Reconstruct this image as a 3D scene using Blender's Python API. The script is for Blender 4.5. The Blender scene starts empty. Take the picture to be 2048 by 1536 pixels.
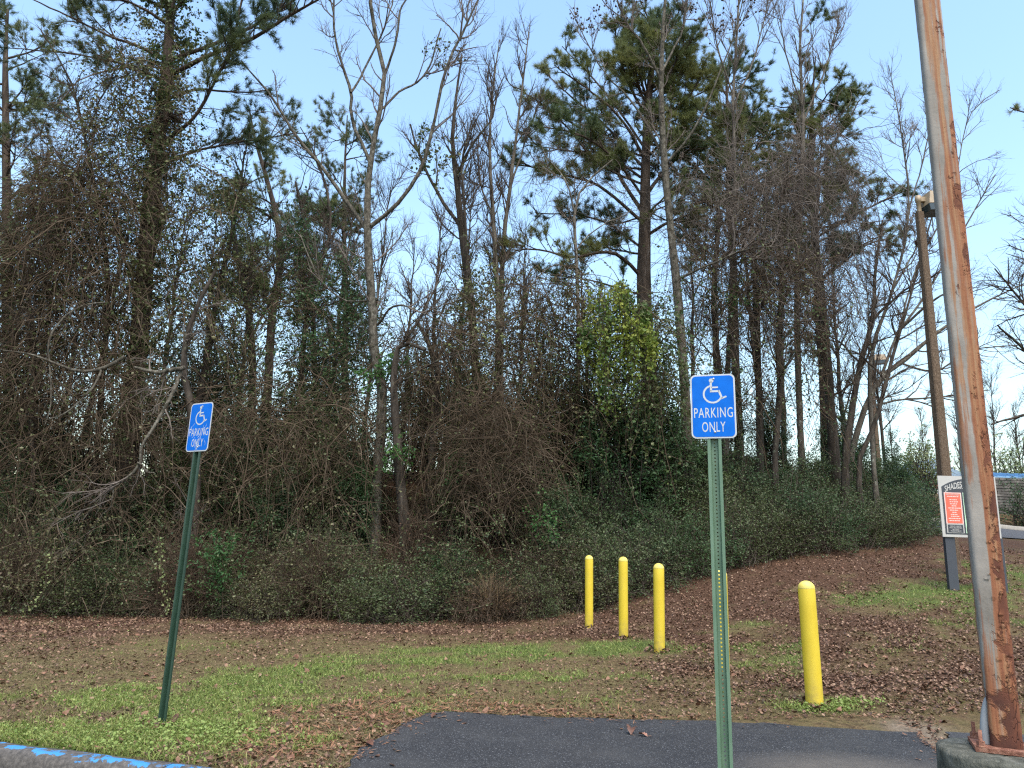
import bpy, bmesh, math
import numpy as np
from mathutils import Vector, Matrix
R_ = math.radians
rng = np.random.default_rng(11)

# ------------------------------------------------------------------ camera, sky, sun, exposure
scene = bpy.context.scene
col = scene.collection
F = 1500.0                                   # focal length in photo pixels (photo is 2048 wide)
CAM = np.array([0.0, 0.0, 1.5])
RC = Matrix.Rotation(R_(90 + 13), 3, 'X') @ Matrix.Rotation(R_(2.0), 3, 'Z')
cam_d = bpy.data.cameras.new('camera')
cam_d.sensor_width = 36.0
cam_d.lens = F / 2048 * 36
cam_d.clip_end = 3000
cam = bpy.data.objects.new('camera', cam_d)
cam.matrix_world = Matrix.Translation(Vector(CAM)) @ RC.to_4x4()
col.objects.link(cam)
scene.camera = cam

SUN_AZ, SUN_EL = 163.0, 60.0                 # behind the camera, a little to its right
world = bpy.data.worlds.new('World')
scene.world = world
world.use_nodes = True
wn = world.node_tree
sky = wn.nodes.new('ShaderNodeTexSky')
sky.sky_type = 'NISHITA'
sky.sun_disc = False
sky.sun_elevation = R_(SUN_EL)
sky.sun_rotation = R_(SUN_AZ)
sky.air_density = 1.8
sky.dust_density = 1.5
sky.ozone_density = 4.5
wn.nodes['Background'].inputs['Strength'].default_value = 0.112
wn.links.new(sky.outputs[0], wn.nodes['Background'].inputs['Color'])

sun_d = bpy.data.lights.new('sun', 'SUN')
sun_d.energy = 1.7
sun_d.angle = R_(45)
sun_d.color = (1.0, 0.90, 0.77)
sun = bpy.data.objects.new('sun', sun_d)
sd = Vector((math.sin(R_(SUN_AZ)) * math.cos(R_(SUN_EL)), math.cos(R_(SUN_AZ)) * math.cos(R_(SUN_EL)), math.sin(R_(SUN_EL))))
sun.rotation_euler = sd.to_track_quat('Z', 'Y').to_euler()
sun.location = sd * 60
col.objects.link(sun)

vs = scene.view_settings
vs.view_transform = 'Standard'
vs.look = 'None'
vs.exposure = 1.62
vs.gamma = 1.0
vs.use_curve_mapping = False
scene.cycles.max_bounces = 5
scene.cycles.diffuse_bounces = 3
scene.cycles.glossy_bounces = 2
scene.cycles.transmission_bounces = 3
scene.cycles.use_denoising = False
scene.cycles.pixel_filter_type = 'BLACKMAN_HARRIS'
scene.cycles.filter_width = 1.25
scene.render.film_transparent = False

# ------------------------------------------------------------------ pixel <-> place helpers
RCn = np.array(RC)
def ray(px, py):
    return RCn @ np.array([(px - 1024) / F, -(py - 768) / F, -1.0])
def P(px, py, Y):
    d = ray(px, py)
    return CAM + d * (Y / d[1])
def proj(p):
    q = RCn.T @ (np.asarray(p, float) - CAM)
    return 1024 + F * q[0] / -q[2], 768 - F * q[1] / -q[2]

def sstep(a, b, x):
    t = np.clip((x - a) / (b - a), 0, 1)
    return t * t * (3 - 2 * t)
def noise2(x, y, s=1.0, seed=0):
    r = np.random.default_rng(900 + seed)
    v = np.zeros(np.broadcast(x, y).shape)
    for k in range(7):
        a = r.uniform(0, 6.28); f = r.uniform(.6, 1.7) / s; p = r.uniform(0, 6.28)
        v = v + np.sin((x * math.cos(a) + y * math.sin(a)) * f * 6.28 / 3 + p + 1.3 * np.sin((x * math.sin(a) - y * math.cos(a)) * f * 1.7 + p))
    return v / 4.2                                     # about -1..1
def hedge_y(X):
    return np.interp(X, [-16, -9, -3, 0, 1.7, 4.8, 7.4, 11, 14], [17.2, 16.0, 15.4, 15.3, 15.6, 17.0, 18.0, 20.3, 25])
def P0(px, py):
    d = ray(px, py); return CAM + d * (-CAM[2] / d[2])
_a, _b = P0(0, 1492), P0(425, 1545)
_s = (_b[1] - _a[1]) / (_b[0] - _a[0])
KERB_A, KERB_B = (-9.0, _a[1] + (-9.0 - _a[0]) * _s), (-0.7, _a[1] + (-.7 - _a[0]) * _s)   # kerb line in front of the parking bays
def kerb_y(X):
    return KERB_A[1] + (X - KERB_A[0]) * (KERB_B[1] - KERB_A[1]) / (KERB_B[0] - KERB_A[0])
def terrain(X, Y):
    X = np.asarray(X, float); Y = np.asarray(Y, float)
    k = np.interp(X, [-12, -9, 0, 1.3, 2.1, 4.8, 7.4, 11.4, 20, 60], [0, 0, .036, .055, .068, .139, .17, .172, .143, .10])
    g = np.clip(Y - 7.3, 0, 24)
    z = k * (g * g / (g + .35))
    hb = np.interp(X, [-30, -2, 3, 8, 13, 16], [3.7, 3.6, 3.3, 2.2, .5, 0])
    d = Y - hedge_y(X)
    z = z + hb * sstep(.3, 8.0, d) * (1 - .75 * sstep(16, 45, d))
    m = sstep(14.5, 16, X)
    z = z + m * (.55 * sstep(31.2, 34, Y) + 1.3 * sstep(34.3, 34.7, Y))
    z = z - 1.5 * sstep(60, 150, Y)
    z = z + (.035 * noise2(X, Y, 2.2, 1) + .012 * noise2(X, Y, .5, 2)) * sstep(7.0, 9, Y)
    low = (1 - sstep(-.09, -.02, Y - kerb_y(X))) * (1 - sstep(-.75, -.55, X))
    return z - .24 * low
def tz(x, y):
    return float(terrain(np.array([x]), np.array([y]))[0])
def gp(px, Y):
    X = (px - 1024) / F * Y
    for _ in range(8):
        q = proj((X, Y, tz(X, Y)))
        X += (px - q[0]) * Y / F
    return np.array([X, Y, tz(X, Y)])
def G(px, py):
    d = ray(px, py)
    t = np.arange(2.5, 60, .02) / d[1]
    p = CAM[None] + d[None] * t[:, None]
    hit = np.nonzero(p[:, 2] <= terrain(p[:, 0], p[:, 1]))[0]
    return p[hit[0]] if len(hit) else p[-1]

# ------------------------------------------------------------------ mesh helpers
class MB:
    def __init__(self):
        self.v = []; self.f3 = []; self.f4 = []; self.n = 0
    def add(self, v, f):
        v = np.asarray(v, np.float32).reshape(-1, 3)
        f = np.asarray(f, np.int64)
        if f.size:
            (self.f3 if f.shape[1] == 3 else self.f4).append(f + self.n)
        self.v.append(v); self.n += len(v)
    def mesh(self, name, mat, origin=(0, 0, 0), smooth=True):
        me = bpy.data.meshes.new(name)
        v = np.concatenate(self.v) - np.asarray(origin, np.float32)[None]
        f3 = np.concatenate(self.f3) if self.f3 else np.zeros((0, 3), np.int64)
        f4 = np.concatenate(self.f4) if self.f4 else np.zeros((0, 4), np.int64)
        me.vertices.add(len(v)); me.vertices.foreach_set('co', v.ravel())
        nl = f3.size + f4.size
        me.loops.add(nl); me.polygons.add(len(f3) + len(f4))
        me.loops.foreach_set('vertex_index', np.concatenate([f3.ravel(), f4.ravel()]).astype(np.int32))
        st = np.concatenate([np.arange(len(f3)) * 3, f3.size + np.arange(len(f4)) * 4]).astype(np.int32)
        me.polygons.foreach_set('loop_start', st)
        me.polygons.foreach_set('use_smooth', np.full(len(st), smooth))
        me.update(calc_edges=True)
        me.materials.append(mat)
        return me
    def build(self, name, mat, parent=None, origin=(0, 0, 0), smooth=True, kind=None, label=None):
        return link(name, self.mesh(name, mat, origin, smooth), parent, kind, label)
def link(name, me, parent=None, kind=None, label=None):
    o = bpy.data.objects.new(name, me); col.objects.link(o)
    if parent is not None: o.parent = parent
    if kind: o['kind'] = kind
    if label: o['label'] = label
    return o
def thing(name, label, cat, loc=(0, 0, 0), rotz=0.0, group=None):
    o = bpy.data.objects.new(name, None); col.objects.link(o)
    o.empty_display_size = .2
    o.location = Vector([float(c) for c in loc]); o.rotation_euler = (0, 0, rotz)
    o['label'] = label; o['category'] = cat
    if group: o['group'] = group
    return o
def tag(o, label, cat, group=None):
    o['label'] = label; o['category'] = cat
    if group: o['group'] = group
    return o
def struct(o):
    o['kind'] = 'structure'; return o

def nrm(a):
    return a / np.maximum(np.linalg.norm(a, axis=-1, keepdims=True), 1e-9)
def tubes(mb, Pn, Rn, k=3):
    Pn = np.asarray(Pn, float); Rn = np.asarray(Rn, float)
    B, n, _ = Pn.shape
    T = nrm(np.gradient(Pn, axis=1))
    ref = np.eye(3)[np.argmin(np.abs(T.mean(1)), axis=1)]
    U = nrm(np.cross(T, ref[:, None])); V = np.cross(T, U)
    a = np.arange(k) / k * 2 * math.pi
    ring = Pn[:, :, None] + Rn[:, :, None, None] * (np.cos(a)[None, None, :, None] * U[:, :, None] + np.sin(a)[None, None, :, None] * V[:, :, None])
    i = np.arange(n - 1)[:, None]; j = np.arange(k)[None]
    q = np.stack([i * k + j, i * k + (j + 1) % k, (i + 1) * k + (j + 1) % k, (i + 1) * k + j], -1).reshape(-1, 4)
    q = (np.arange(B)[:, None, None] * n * k + q[None]).reshape(-1, 4)
    mb.add(ring.reshape(-1, 3), q)
def box(mb, lo, hi):
    x0, y0, z0 = lo; x1, y1, z1 = hi
    v = [(x0, y0, z0), (x1, y0, z0), (x1, y1, z0), (x0, y1, z0), (x0, y0, z1), (x1, y0, z1), (x1, y1, z1), (x0, y1, z1)]
    mb.add(v, [(0, 3, 2, 1), (4, 5, 6, 7), (0, 1, 5, 4), (1, 2, 6, 5), (2, 3, 7, 6), (3, 0, 4, 7)])
def lathe(mb, prof, k=24, c=(0, 0, 0)):
    prof = np.asarray(prof, float); n = len(prof)
    a = np.arange(k) / k * 2 * math.pi
    v = np.stack([prof[:, None, 0] * np.cos(a)[None] + c[0], prof[:, None, 0] * np.sin(a)[None] + c[1], np.repeat(prof[:, 1:2], k, 1) + c[2]], -1)
    i = np.arange(n - 1)[:, None]; j = np.arange(k)[None]
    q = np.stack([i * k + j, i * k + (j + 1) % k, (i + 1) * k + (j + 1) % k, (i + 1) * k + j], -1).reshape(-1, 4)
    mb.add(v.reshape(-1, 3), q)
def prism(mb, poly, y0, y1):
    """polygon in (x, z), extruded from y0 (front) to y1 (back); fan from its centre"""
    poly = np.asarray(poly, float); n = len(poly); c = poly.mean(0)
    v = [(p[0], y0, p[1]) for p in poly] + [(p[0], y1, p[1]) for p in poly] + [(c[0], y0, c[1]), (c[0], y1, c[1])]
    i = np.arange(n); j = (i + 1) % n
    mb.add(v, np.concatenate([np.stack([i, j, np.full(n, 2 * n)], 1), np.stack([j + n, i + n, np.full(n, 2 * n + 1)], 1)]))
    w = np.asarray(v[:2 * n]); mb.add(w, np.stack([i, i + n, j + n, j], 1))
def rrect(w, h, r, cx=0, cz=0, k=5):
    out = []
    for sx, sz, a0 in ((1, 1, 0), (-1, 1, 90), (-1, -1, 180), (1, -1, 270)):
        for t in range(k + 1):
            a = R_(a0 + 90 * t / k)
            out.append((cx + sx * (w / 2 - r) + r * math.cos(a), cz + sz * (h / 2 - r) + r * math.sin(a)))
    return out
def stroke(mb, pts, w, y):
    pts = np.asarray(pts, float)
    t = nrm(np.gradient(pts, axis=0)); nn = np.stack([-t[:, 1], t[:, 0]], 1)
    # mitre
    a = pts + nn * w / 2; b = pts - nn * w / 2
    n = len(pts)
    v = [(p[0], y, p[1]) for p in a] + [(p[0], y, p[1]) for p in b]
    i = np.arange(n - 1)
    mb.add(v, np.stack([i, i + n, i + n + 1, i + 1], 1))
def text_mesh(mb, s, height, cx, cz, y, width=None, bold=.0, arc=None, space=1.0):
    cu = bpy.data.curves.new('t', 'FONT'); cu.body = s; cu.size = 1.0; cu.align_x = 'CENTER'; cu.offset = bold
    cu.resolution_u = 3; cu.space_character = space
    ob = bpy.data.objects.new('t', cu); col.objects.link(ob)
    dg = bpy.context.evaluated_depsgraph_get()
    me = bpy.data.meshes.new_from_object(ob.evaluated_get(dg))
    v = np.empty(len(me.vertices) * 3); me.vertices.foreach_get('co', v); v = v.reshape(-1, 3)
    me.calc_loop_triangles()
    f = np.empty(len(me.loop_triangles) * 3, np.int32); me.loop_triangles.foreach_get('vertices', f); f = f.reshape(-1, 3)
    bpy.data.objects.remove(ob); bpy.data.curves.remove(cu); bpy.data.meshes.remove(me)
    lo, hi = v.min(0), v.max(0)
    sz = height / (hi[1] - lo[1]); sx = width / (hi[0] - lo[0]) if width else sz
    x = (v[:, 0] - (lo[0] + hi[0]) / 2) * sx; z = (v[:, 1] - (lo[1] + hi[1]) / 2) * sz
    if arc: z = z - arc * x * x
    mb.add(np.stack([cx + x, np.full(len(x), y), cz + z], 1), f)

# ------------------------------------------------------------------ material helpers
def new_mat(name):
    m = bpy.data.materials.new(name); m.use_nodes = True
    nt = m.node_tree; b = nt.nodes['Principled BSDF']
    return m, nt, b
def N(nt, typ, **kw):
    n = nt.nodes.new(typ)
    for k, v in kw.items():
        if k.startswith('i_'):
            n.inputs[k[2:].replace('_', ' ')].default_value = v
        else: setattr(n, k, v)
    return n
def ramp(nt, fac, stops):
    r = nt.nodes.new('ShaderNodeValToRGB')
    e = r.color_ramp.elements
    while len(e) < len(stops): e.new(.5)
    for q, (p, c) in zip(e, stops):
        q.position = p; q.color = (*c, 1) if len(c) == 3 else c
    nt.links.new(fac, r.inputs[0]); return r.outputs[0]
def noise(nt, scale, detail=4, rough=.6, vec=None, dist=0):
    n = N(nt, 'ShaderNodeTexNoise'); n.inputs['Scale'].default_value = scale
    n.inputs['Detail'].default_value = detail; n.inputs['Roughness'].default_value = rough; n.inputs['Distortion'].default_value = dist
    if vec is not None: nt.links.new(vec, n.inputs['Vector'])
    return n.outputs[0]
def coords(nt, scale=(1, 1, 1), out='Object', loc=(0, 0, 0)):
    t = N(nt, 'ShaderNodeTexCoord'); mp = N(nt, 'ShaderNodeMapping')
    mp.inputs['Scale'].default_value = scale; mp.inputs['Location'].default_value = loc
    nt.links.new(t.outputs[out], mp.inputs[0]); return mp.outputs[0]
def mixc(nt, fac, a, b, mode='MIX'):
    m = N(nt, 'ShaderNodeMix', data_type='RGBA', blend_type=mode)
    for s, v in (('Factor', fac), ('A', a), ('B', b)):
        sock = [q for q in m.inputs if q.name == s and (q.type == 'RGBA' or s == 'Factor')][0]
        if hasattr(v, 'is_output'): nt.links.new(v, sock)
        elif isinstance(v, (int, float)): sock.default_value = v
        else: sock.default_value = (*v, 1)
    return [q for q in m.outputs if q.type == 'RGBA'][0]
def mth(nt, op, a, b=0.0, c=None, clamp=False):
    m = N(nt, 'ShaderNodeMath', operation=op, use_clamp=clamp)
    for i, v in enumerate((a, b) if c is None else (a, b, c)):
        if hasattr(v, 'is_output'): nt.links.new(v, m.inputs[i])
        else: m.inputs[i].default_value = v
    return m.outputs[0]
def bump(nt, b, h, strength=.5, dist=.02):
    n = N(nt, 'ShaderNodeBump'); n.inputs['Strength'].default_value = strength; n.inputs['Distance'].default_value = dist
    nt.links.new(h, n.inputs['Height']); nt.links.new(n.outputs[0], b.inputs['Normal'])
def leafmat(name, cols, rough=.5, trans=.25, clump=1.2, clumpcol=None):
    m, nt, b = new_mat(name)
    g = N(nt, 'ShaderNodeNewGeometry')
    c = ramp(nt, g.outputs['Random Per Island'], [(i / max(1, len(cols) - 1), q) for i, q in enumerate(cols)])
    if clumpcol is not None:
        nz = noise(nt, clump, 2, .5, coords(nt, out='Object'))
        f = ramp(nt, nz, [(.42, (0, 0, 0)), (.62, (1, 1, 1))])
        c = mixc(nt, f, c, clumpcol)
    nt.links.new(c, b.inputs['Base Color']); b.inputs['Roughness'].default_value = rough
    b.inputs['Specular IOR Level'].default_value = .3
    if trans > 0:
        t = N(nt, 'ShaderNodeBsdfTranslucent'); nt.links.new(c, t.inputs[0])
        mx = N(nt, 'ShaderNodeMixShader'); mx.inputs[0].default_value = trans
        nt.links.new(b.outputs[0], mx.inputs[1]); nt.links.new(t.outputs[0], mx.inputs[2])
        nt.links.new(mx.outputs[0], nt.nodes['Material Output'].inputs['Surface'])
    return m
def barkmat(name, cols, sc=6, stretch=.25, lichen=None, lich_amt=.55, bs=.7):
    m, nt, b = new_mat(name)
    n1 = noise(nt, sc, 6, .65, coords(nt, (1, 1, stretch)))
    c = ramp(nt, n1, [(.3 + .4 * i / max(1, len(cols) - 1), q) for i, q in enumerate(cols)])
    if lichen is not None:
        n2 = noise(nt, sc * .55, 5, .7, coords(nt, (1, 1, .7), loc=(3, 1, 7)))
        c = mixc(nt, ramp(nt, n2, [(lich_amt, (0, 0, 0)), (lich_amt + .08, (1, 1, 1))]), c, lichen)
    nt.links.new(c, b.inputs['Base Color']); b.inputs['Roughness'].default_value = .9
    b.inputs['Specular IOR Level'].default_value = .15
    bump(nt, b, noise(nt, sc * 2.2, 5, .7, coords(nt, (1, 1, stretch))), bs, .04)
    return m
def plain(name, c, rough=.6, metal=0.0, var=.12, sc=8):
    m, nt, b = new_mat(name)
    n1 = noise(nt, sc, 5, .6, coords(nt))
    c2 = ramp(nt, n1, [(.3, tuple(x * (1 - var) for x in c)), (.7, tuple(min(1, x * (1 + var)) for x in c))])
    nt.links.new(c2, b.inputs['Base Color']); b.inputs['Roughness'].default_value = rough; b.inputs['Metallic'].default_value = metal
    return m

def nth(k):
    w = 'first second third fourth fifth sixth seventh eighth ninth tenth eleventh twelfth thirteenth fourteenth fifteenth sixteenth seventeenth eighteenth nineteenth twentieth twenty-first twenty-second twenty-third twenty-fourth'.split()
    return w[k]

# ------------------------------------------------------------------ ground cover zones (green weeds / leaf litter / bare dirt or straw)
def blobs(lst):
    out = []
    for px, py, rx, ry, w in lst:
        c = G(px, py); out.append((c[0], c[1], rx, ry, w))
    return out
GREEN = blobs([(60, 1500, 1.0, .5, .9), (230, 1480, .9, .5, 1.1), (420, 1440, .9, .7, .9), (330, 1400, .9, .7, .8), (500, 1375, 1.0, .6, .95),
               (640, 1345, 1.0, .5, 1.0), (800, 1322, 1.2, .5, 1.0), (960, 1305, 1.3, .55, 1.0), (1130, 1300, 1.2, .5, .85), (1000, 1360, .8, .4, .7),
               (1190, 1350, .9, .5, .5), (1320, 1300, .9, .5, .6), (1100, 1400, 1.2, .4, .35), (1560, 1300, .6, .6, .6), (1540, 1340, .6, .5, .55),
               (1640, 1415, .45, .22, 1.0), (1560, 1390, .5, .3, .5), (1760, 1200, 1.1, .9, .75), (1880, 1190, 1.0, .9, .9), (1950, 1240, .8, .8, .7),
               (1820, 1290, .9, .6, .35), (2040, 1150, 1.5, 2.0, .8), (1950, 1180, .9, .8, .8), (780, 1400, .8, .35, .4), (640, 1500, .5, .3, .3),
               (1240, 1290, .5, .4, .8), (1500, 1250, .4, .4, .5), (860, 1425, .6, .2, .4), (120, 1400, 1.6, .5, .35), (330, 1295, .8, .7, .35), (500, 1290, .8, .6, .3)])
STRAW = blobs([(900, 1440, .75, .4, 1.1), (1050, 1420, .8, .3, .8), (700, 1430, .7, .35, .9), (620, 1470, .6, .3, .8), (560, 1500, .5, .25, .7), (1250, 1440, 1.6, .15, .6),
               (1850, 1500, .5, .4, .6), (840, 1400, .6, .3, .6)])
DIRT = blobs([(1870, 1485, .22, .45, 1.6), (1830, 1455, .25, .2, 1.0), (1895, 1525, .2, .25, 1.4)])
def field(bl, X, Y):
    v = np.zeros(np.shape(X))
    for cx, cy, rx, ry, w in bl:
        v = v + w * np.exp(-(((X - cx) / rx) ** 2 + ((Y - cy) / ry) ** 2))
    return v
def f_green(X, Y):
    v = field(GREEN, X, Y) * (1.0 + .7 * noise2(X, Y, .55, 5)) + .34 * noise2(X, Y, .2, 6) + .22 * noise2(X, Y, .09, 31)
    return sstep(.28, .98, v)
def f_litter(X, Y):
    d = hedge_y(X) - Y
    v = 1.1 * (1 - sstep(.0, 5.8, d + 1.0 * noise2(X, Y, 1.1, 21) + .5 * noise2(X, Y, .35, 22))) + .85 * sstep(.8, 2.6, X) * sstep(7.6, 9.5, Y) + .15 * sstep(2.5, 4, X) + .5 * sstep(-4, -9, X) * (1 - sstep(2, 6, d))
    v = v * (.75 + .5 * noise2(X, Y, .9, 8) + .35 * noise2(X, Y, .28, 23)) - .75 * field(GREEN, X, Y)
    return np.clip(v + .10, .04, 1)
def f_straw(X, Y):
    return np.clip(field(STRAW, X, Y) * (1 + .5 * noise2(X, Y, .3, 9)), 0, 1)
def f_dirt(X, Y):
    return np.clip(field(DIRT, X, Y), 0, 1)

# pads of asphalt: outlines found on the ground
PAD = [G(*q) for q in ((700, 1520), (722, 1502), (760, 1482), (805, 1455), (850, 1430), (885, 1424), (1000, 1432), (1150, 1437), (1300, 1441), (1450, 1440), (1600, 1438), (1720, 1436), (1795, 1440), (1835, 1466), (1868, 1500), (1893, 1530))]
PAD = [(p[0], p[1]) for p in PAD] + [(2.75, 3.6), (2.9, 1.2), (-.7, 1.2), (-.7, 4.3), (-.95, 4.75)]
PAD2 = [G(*q) for q in ((1868, 1437), (1910, 1431), (1990, 1430), (2060, 1431), (2200, 1436))]
PAD2 = [(p[0], p[1]) for p in PAD2] + [(6.5, 6.6), (6.5, 3.6), (3.15, 3.6), (3.15, 4.6), (3.22, 5.2)] 
e = G(1905, 1478); PAD2.append((e[0] - .02, e[1]))
def inpoly(X, Y, poly):
    r = np.zeros(np.shape(X), bool); n = len(poly)
    for i in range(n):
        x0, y0 = poly[i]; x1, y1 = poly[(i + 1) % n]
        c = ((y0 > Y) != (y1 > Y)) & (X < (x1 - x0) * (Y - y0) / (y1 - y0 + 1e-12) + x0)
        r ^= c
    return r

# ------------------------------------------------------------------ ground sheet
def lines(lo, hi, step, out_lo, out_hi):
    core = np.arange(lo, hi + 1e-6, step); a = [lo]; s = step
    while a[-1] > out_lo: s *= 1.35; a.append(a[-1] - s)
    b = [hi]; s = step
    while b[-1] < out_hi: s *= 1.35; b.append(b[-1] + s)
    return np.concatenate([np.array(a[1:])[::-1], core, np.array(b[1:])])
gx = lines(-12, 16, .17, -900, 900); gy = lines(3.5, 24, .17, -300, 1500)
GX, GY = np.meshgrid(gx, gy)
GZ = terrain(GX, GY)
mb = MB()
nx, ny = len(gx), len(gy)
i = np.arange(ny - 1)[:, None]; j = np.arange(nx - 1)[None]
mb.add(np.stack([GX, GY, GZ], -1).reshape(-1, 3), np.stack([i * nx + j, i * nx + j + 1, (i + 1) * nx + j + 1, (i + 1) * nx + j], -1).reshape(-1, 4))
m, nt, b = new_mat('soil_and_cover')
at = N(nt, 'ShaderNodeAttribute', attribute_name='cover')
sep = N(nt, 'ShaderNodeSeparateColor'); nt.links.new(at.outputs['Color'], sep.inputs[0])
co = coords(nt)
nf = noise(nt, 38, 6, .75, co); nm = noise(nt, 5, 4, .6, co)
dry = ramp(nt, nf, [(.3, (.056, .037, .019)), (.5, (.135, .097, .049)), (.7, (.23, .172, .09))])
dry = mixc(nt, ramp(nt, noise(nt, 13, 5, .7, co), [(.38, (.75, .75, .75)), (.52, (0, 0, 0))]), dry, (.040, .026, .017))
dry = mixc(nt, ramp(nt, nm, [(.4, (0, 0, 0)), (.7, (.5, .5, .5))]), dry, (.13, .135, .045))
lit = ramp(nt, nf, [(.3, (.028, .016, .010)), (.5, (.074, .041, .026)), (.7, (.145, .084, .054))])
grn = ramp(nt, nf, [(.3, (.028, .036, .012)), (.5, (.070, .098, .028)), (.7, (.135, .175, .05))])
drt = ramp(nt, nf, [(.3, (.11, .085, .06)), (.6, (.24, .19, .14)), (.75, (.36, .30, .24))])
c = mixc(nt, mth(nt, 'MULTIPLY', sep.outputs[1], 1.1, clamp=True), dry, lit)
c = mixc(nt, mth(nt, 'MULTIPLY', sep.outputs[0], .95, clamp=True), c, grn)
c = mixc(nt, sep.outputs[2], c, drt)
nt.links.new(c, b.inputs['Base Color']); b.inputs['Roughness'].default_value = .95; b.inputs['Specular IOR Level'].default_value = .1
bump(nt, b, nf, .8, .03)
ground = struct(mb.build('ground', m))
ca = ground.data.color_attributes.new('cover', 'FLOAT_COLOR', 'POINT')
cv = np.stack([f_green(GX, GY), f_litter(GX, GY), f_dirt(GX, GY), np.ones_like(GX)], -1)
far = GY > 24; cv[far] = (.12, .8, 0, 1)
ca.data.foreach_set('color', cv.astype(np.float32).ravel())

# ------------------------------------------------------------------ asphalt
def asphalt(name, tint=1.0, pale_spot=None):
    m, nt, b = new_mat(name)
    co = coords(nt, out='Object')
    v = N(nt, 'ShaderNodeTexVoronoi'); v.inputs['Scale'].default_value = 150; nt.links.new(co, v.inputs['Vector'])
    nz = noise(nt, 2.3, 5, .6, co); nf = noise(nt, 60, 3, .7, co)
    sp = N(nt, 'ShaderNodeSeparateColor'); nt.links.new(v.outputs['Color'], sp.inputs[0])
    c = ramp(nt, sp.outputs[0], [(0, (.0125 * tint, .0125 * tint, .0135 * tint)), (.7, (.027 * tint, .027 * tint, .029 * tint)), (.93, (.048 * tint, .048 * tint, .050 * tint)), (.985, (.17, .175, .18))])
    c = mixc(nt, ramp(nt, nz, [(.45, (0, 0, 0)), (.75, (.45, .45, .45))]), c, (.058, .057, .056))
    c = mixc(nt, ramp(nt, noise(nt, .9, 5, .65, co, .6), [(.5, (0, 0, 0)), (.68, (.55, .55, .55))]), c, (.050, .048, .046))
    ck = N(nt, 'ShaderNodeTexVoronoi', feature='DISTANCE_TO_EDGE'); ck.inputs['Scale'].default_value = 1.1; nv = N(nt, 'ShaderNodeTexNoise'); nv.inputs['Scale'].default_value = 4; nt.links.new(co, nv.inputs['Vector']); av = N(nt, 'ShaderNodeVectorMath', operation='MULTIPLY_ADD'); nt.links.new(nv.outputs['Color'], av.inputs[0]); av.inputs[1].default_value = (.5, .5, 0); nt.links.new(co, av.inputs[2]); nt.links.new(av.outputs[0], ck.inputs['Vector'])
    c = mixc(nt, mth(nt, 'MULTIPLY', ramp(nt, ck.outputs['Distance'], [(0, (1, 1, 1)), (.006, (0, 0, 0))]), ramp(nt, noise(nt, 1.3, 3, .5, co), [(.45, (0, 0, 0)), (.6, (.8, .8, .8))])), c, (.008, .008, .009))
    if pale_spot is not None:
        mp = N(nt, 'ShaderNodeMapping'); mp.inputs['Location'].default_value = (-pale_spot[0] / pale_spot[2], -pale_spot[1] / pale_spot[3], 0); mp.inputs['Scale'].default_value = (1 / pale_spot[2], 1 / pale_spot[3], 0)
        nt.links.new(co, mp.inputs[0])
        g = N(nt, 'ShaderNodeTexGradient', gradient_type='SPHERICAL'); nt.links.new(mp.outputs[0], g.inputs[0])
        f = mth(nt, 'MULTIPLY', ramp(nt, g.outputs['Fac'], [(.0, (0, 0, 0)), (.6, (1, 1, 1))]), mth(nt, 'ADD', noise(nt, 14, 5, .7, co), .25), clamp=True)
        c = mixc(nt, f, c, (.115, .10, .083))  # lighter tan patch round the given point, broken up by noise
    nt.links.new(c, b.inputs['Base Color']); b.inputs['Roughness'].default_value = .8
    b.inputs['Specular IOR Level'].default_value = .35
    h = mth(nt, 'ADD', mth(nt, 'MULTIPLY', v.outputs['Distance'], .7), nf)
    bump(nt, b, h, .55, .012)
    return m
def sheet(name, poly, z, mat, jit=.012, seed=3):
    r = np.random.default_rng(seed); pts = []
    for q in range(len(poly)):
        a = np.array(poly[q]); c_ = np.array(poly[(q + 1) % len(poly)]); k = max(1, int(np.linalg.norm(c_ - a) / .06))
        for t in range(k): pts.append(a + (c_ - a) * t / k + r.normal(0, jit, 2) + .02 * np.sin(np.array([q * 3 + t * .6, q + t * .45])))
    bm = bmesh.new()
    vs_ = [bm.verts.new((p[0], p[1], z + r.normal(0, .001))) for p in pts]; bm.faces.new(vs_)
    bot = [bm.verts.new((p[0] + r.normal(0, .004), p[1] + r.normal(0, .004), z - .16)) for p in pts]
    for q in range(len(pts)):
        bm.faces.new((vs_[q], bot[q], bot[(q + 1) % len(pts)], vs_[(q + 1) % len(pts)]))
    bmesh.ops.triangulate(bm, faces=[f for f in bm.faces if len(f.verts) > 4])
    bmesh.ops.recalc_face_normals(bm, faces=bm.faces)
    me = bpy.data.meshes.new(name); bm.to_mesh(me); bm.free(); me.materials.append(mat)
    return struct(link(name, me))
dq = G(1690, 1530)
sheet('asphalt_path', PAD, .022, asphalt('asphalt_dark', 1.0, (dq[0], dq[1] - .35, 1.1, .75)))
sheet('asphalt_apron', PAD2, .026, asphalt('asphalt_worn', 1.5), seed=5)
mb = MB()
def ky(x, o): return kerb_y(x) + o
xs = np.linspace(-14, -.72, 30)
v = np.concatenate([np.stack([xs, kerb_y(xs) - .12, np.full(30, -.150)], 1), np.stack([xs, np.full(30, -6.0), np.full(30, -.152)], 1)])
i = np.arange(29); mb.add(v, np.stack([i, i + 1, i + 31, i + 30], 1)[:, ::-1])
struct(mb.build('parking_lot', asphalt('asphalt_lot', 1.3)))

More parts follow.
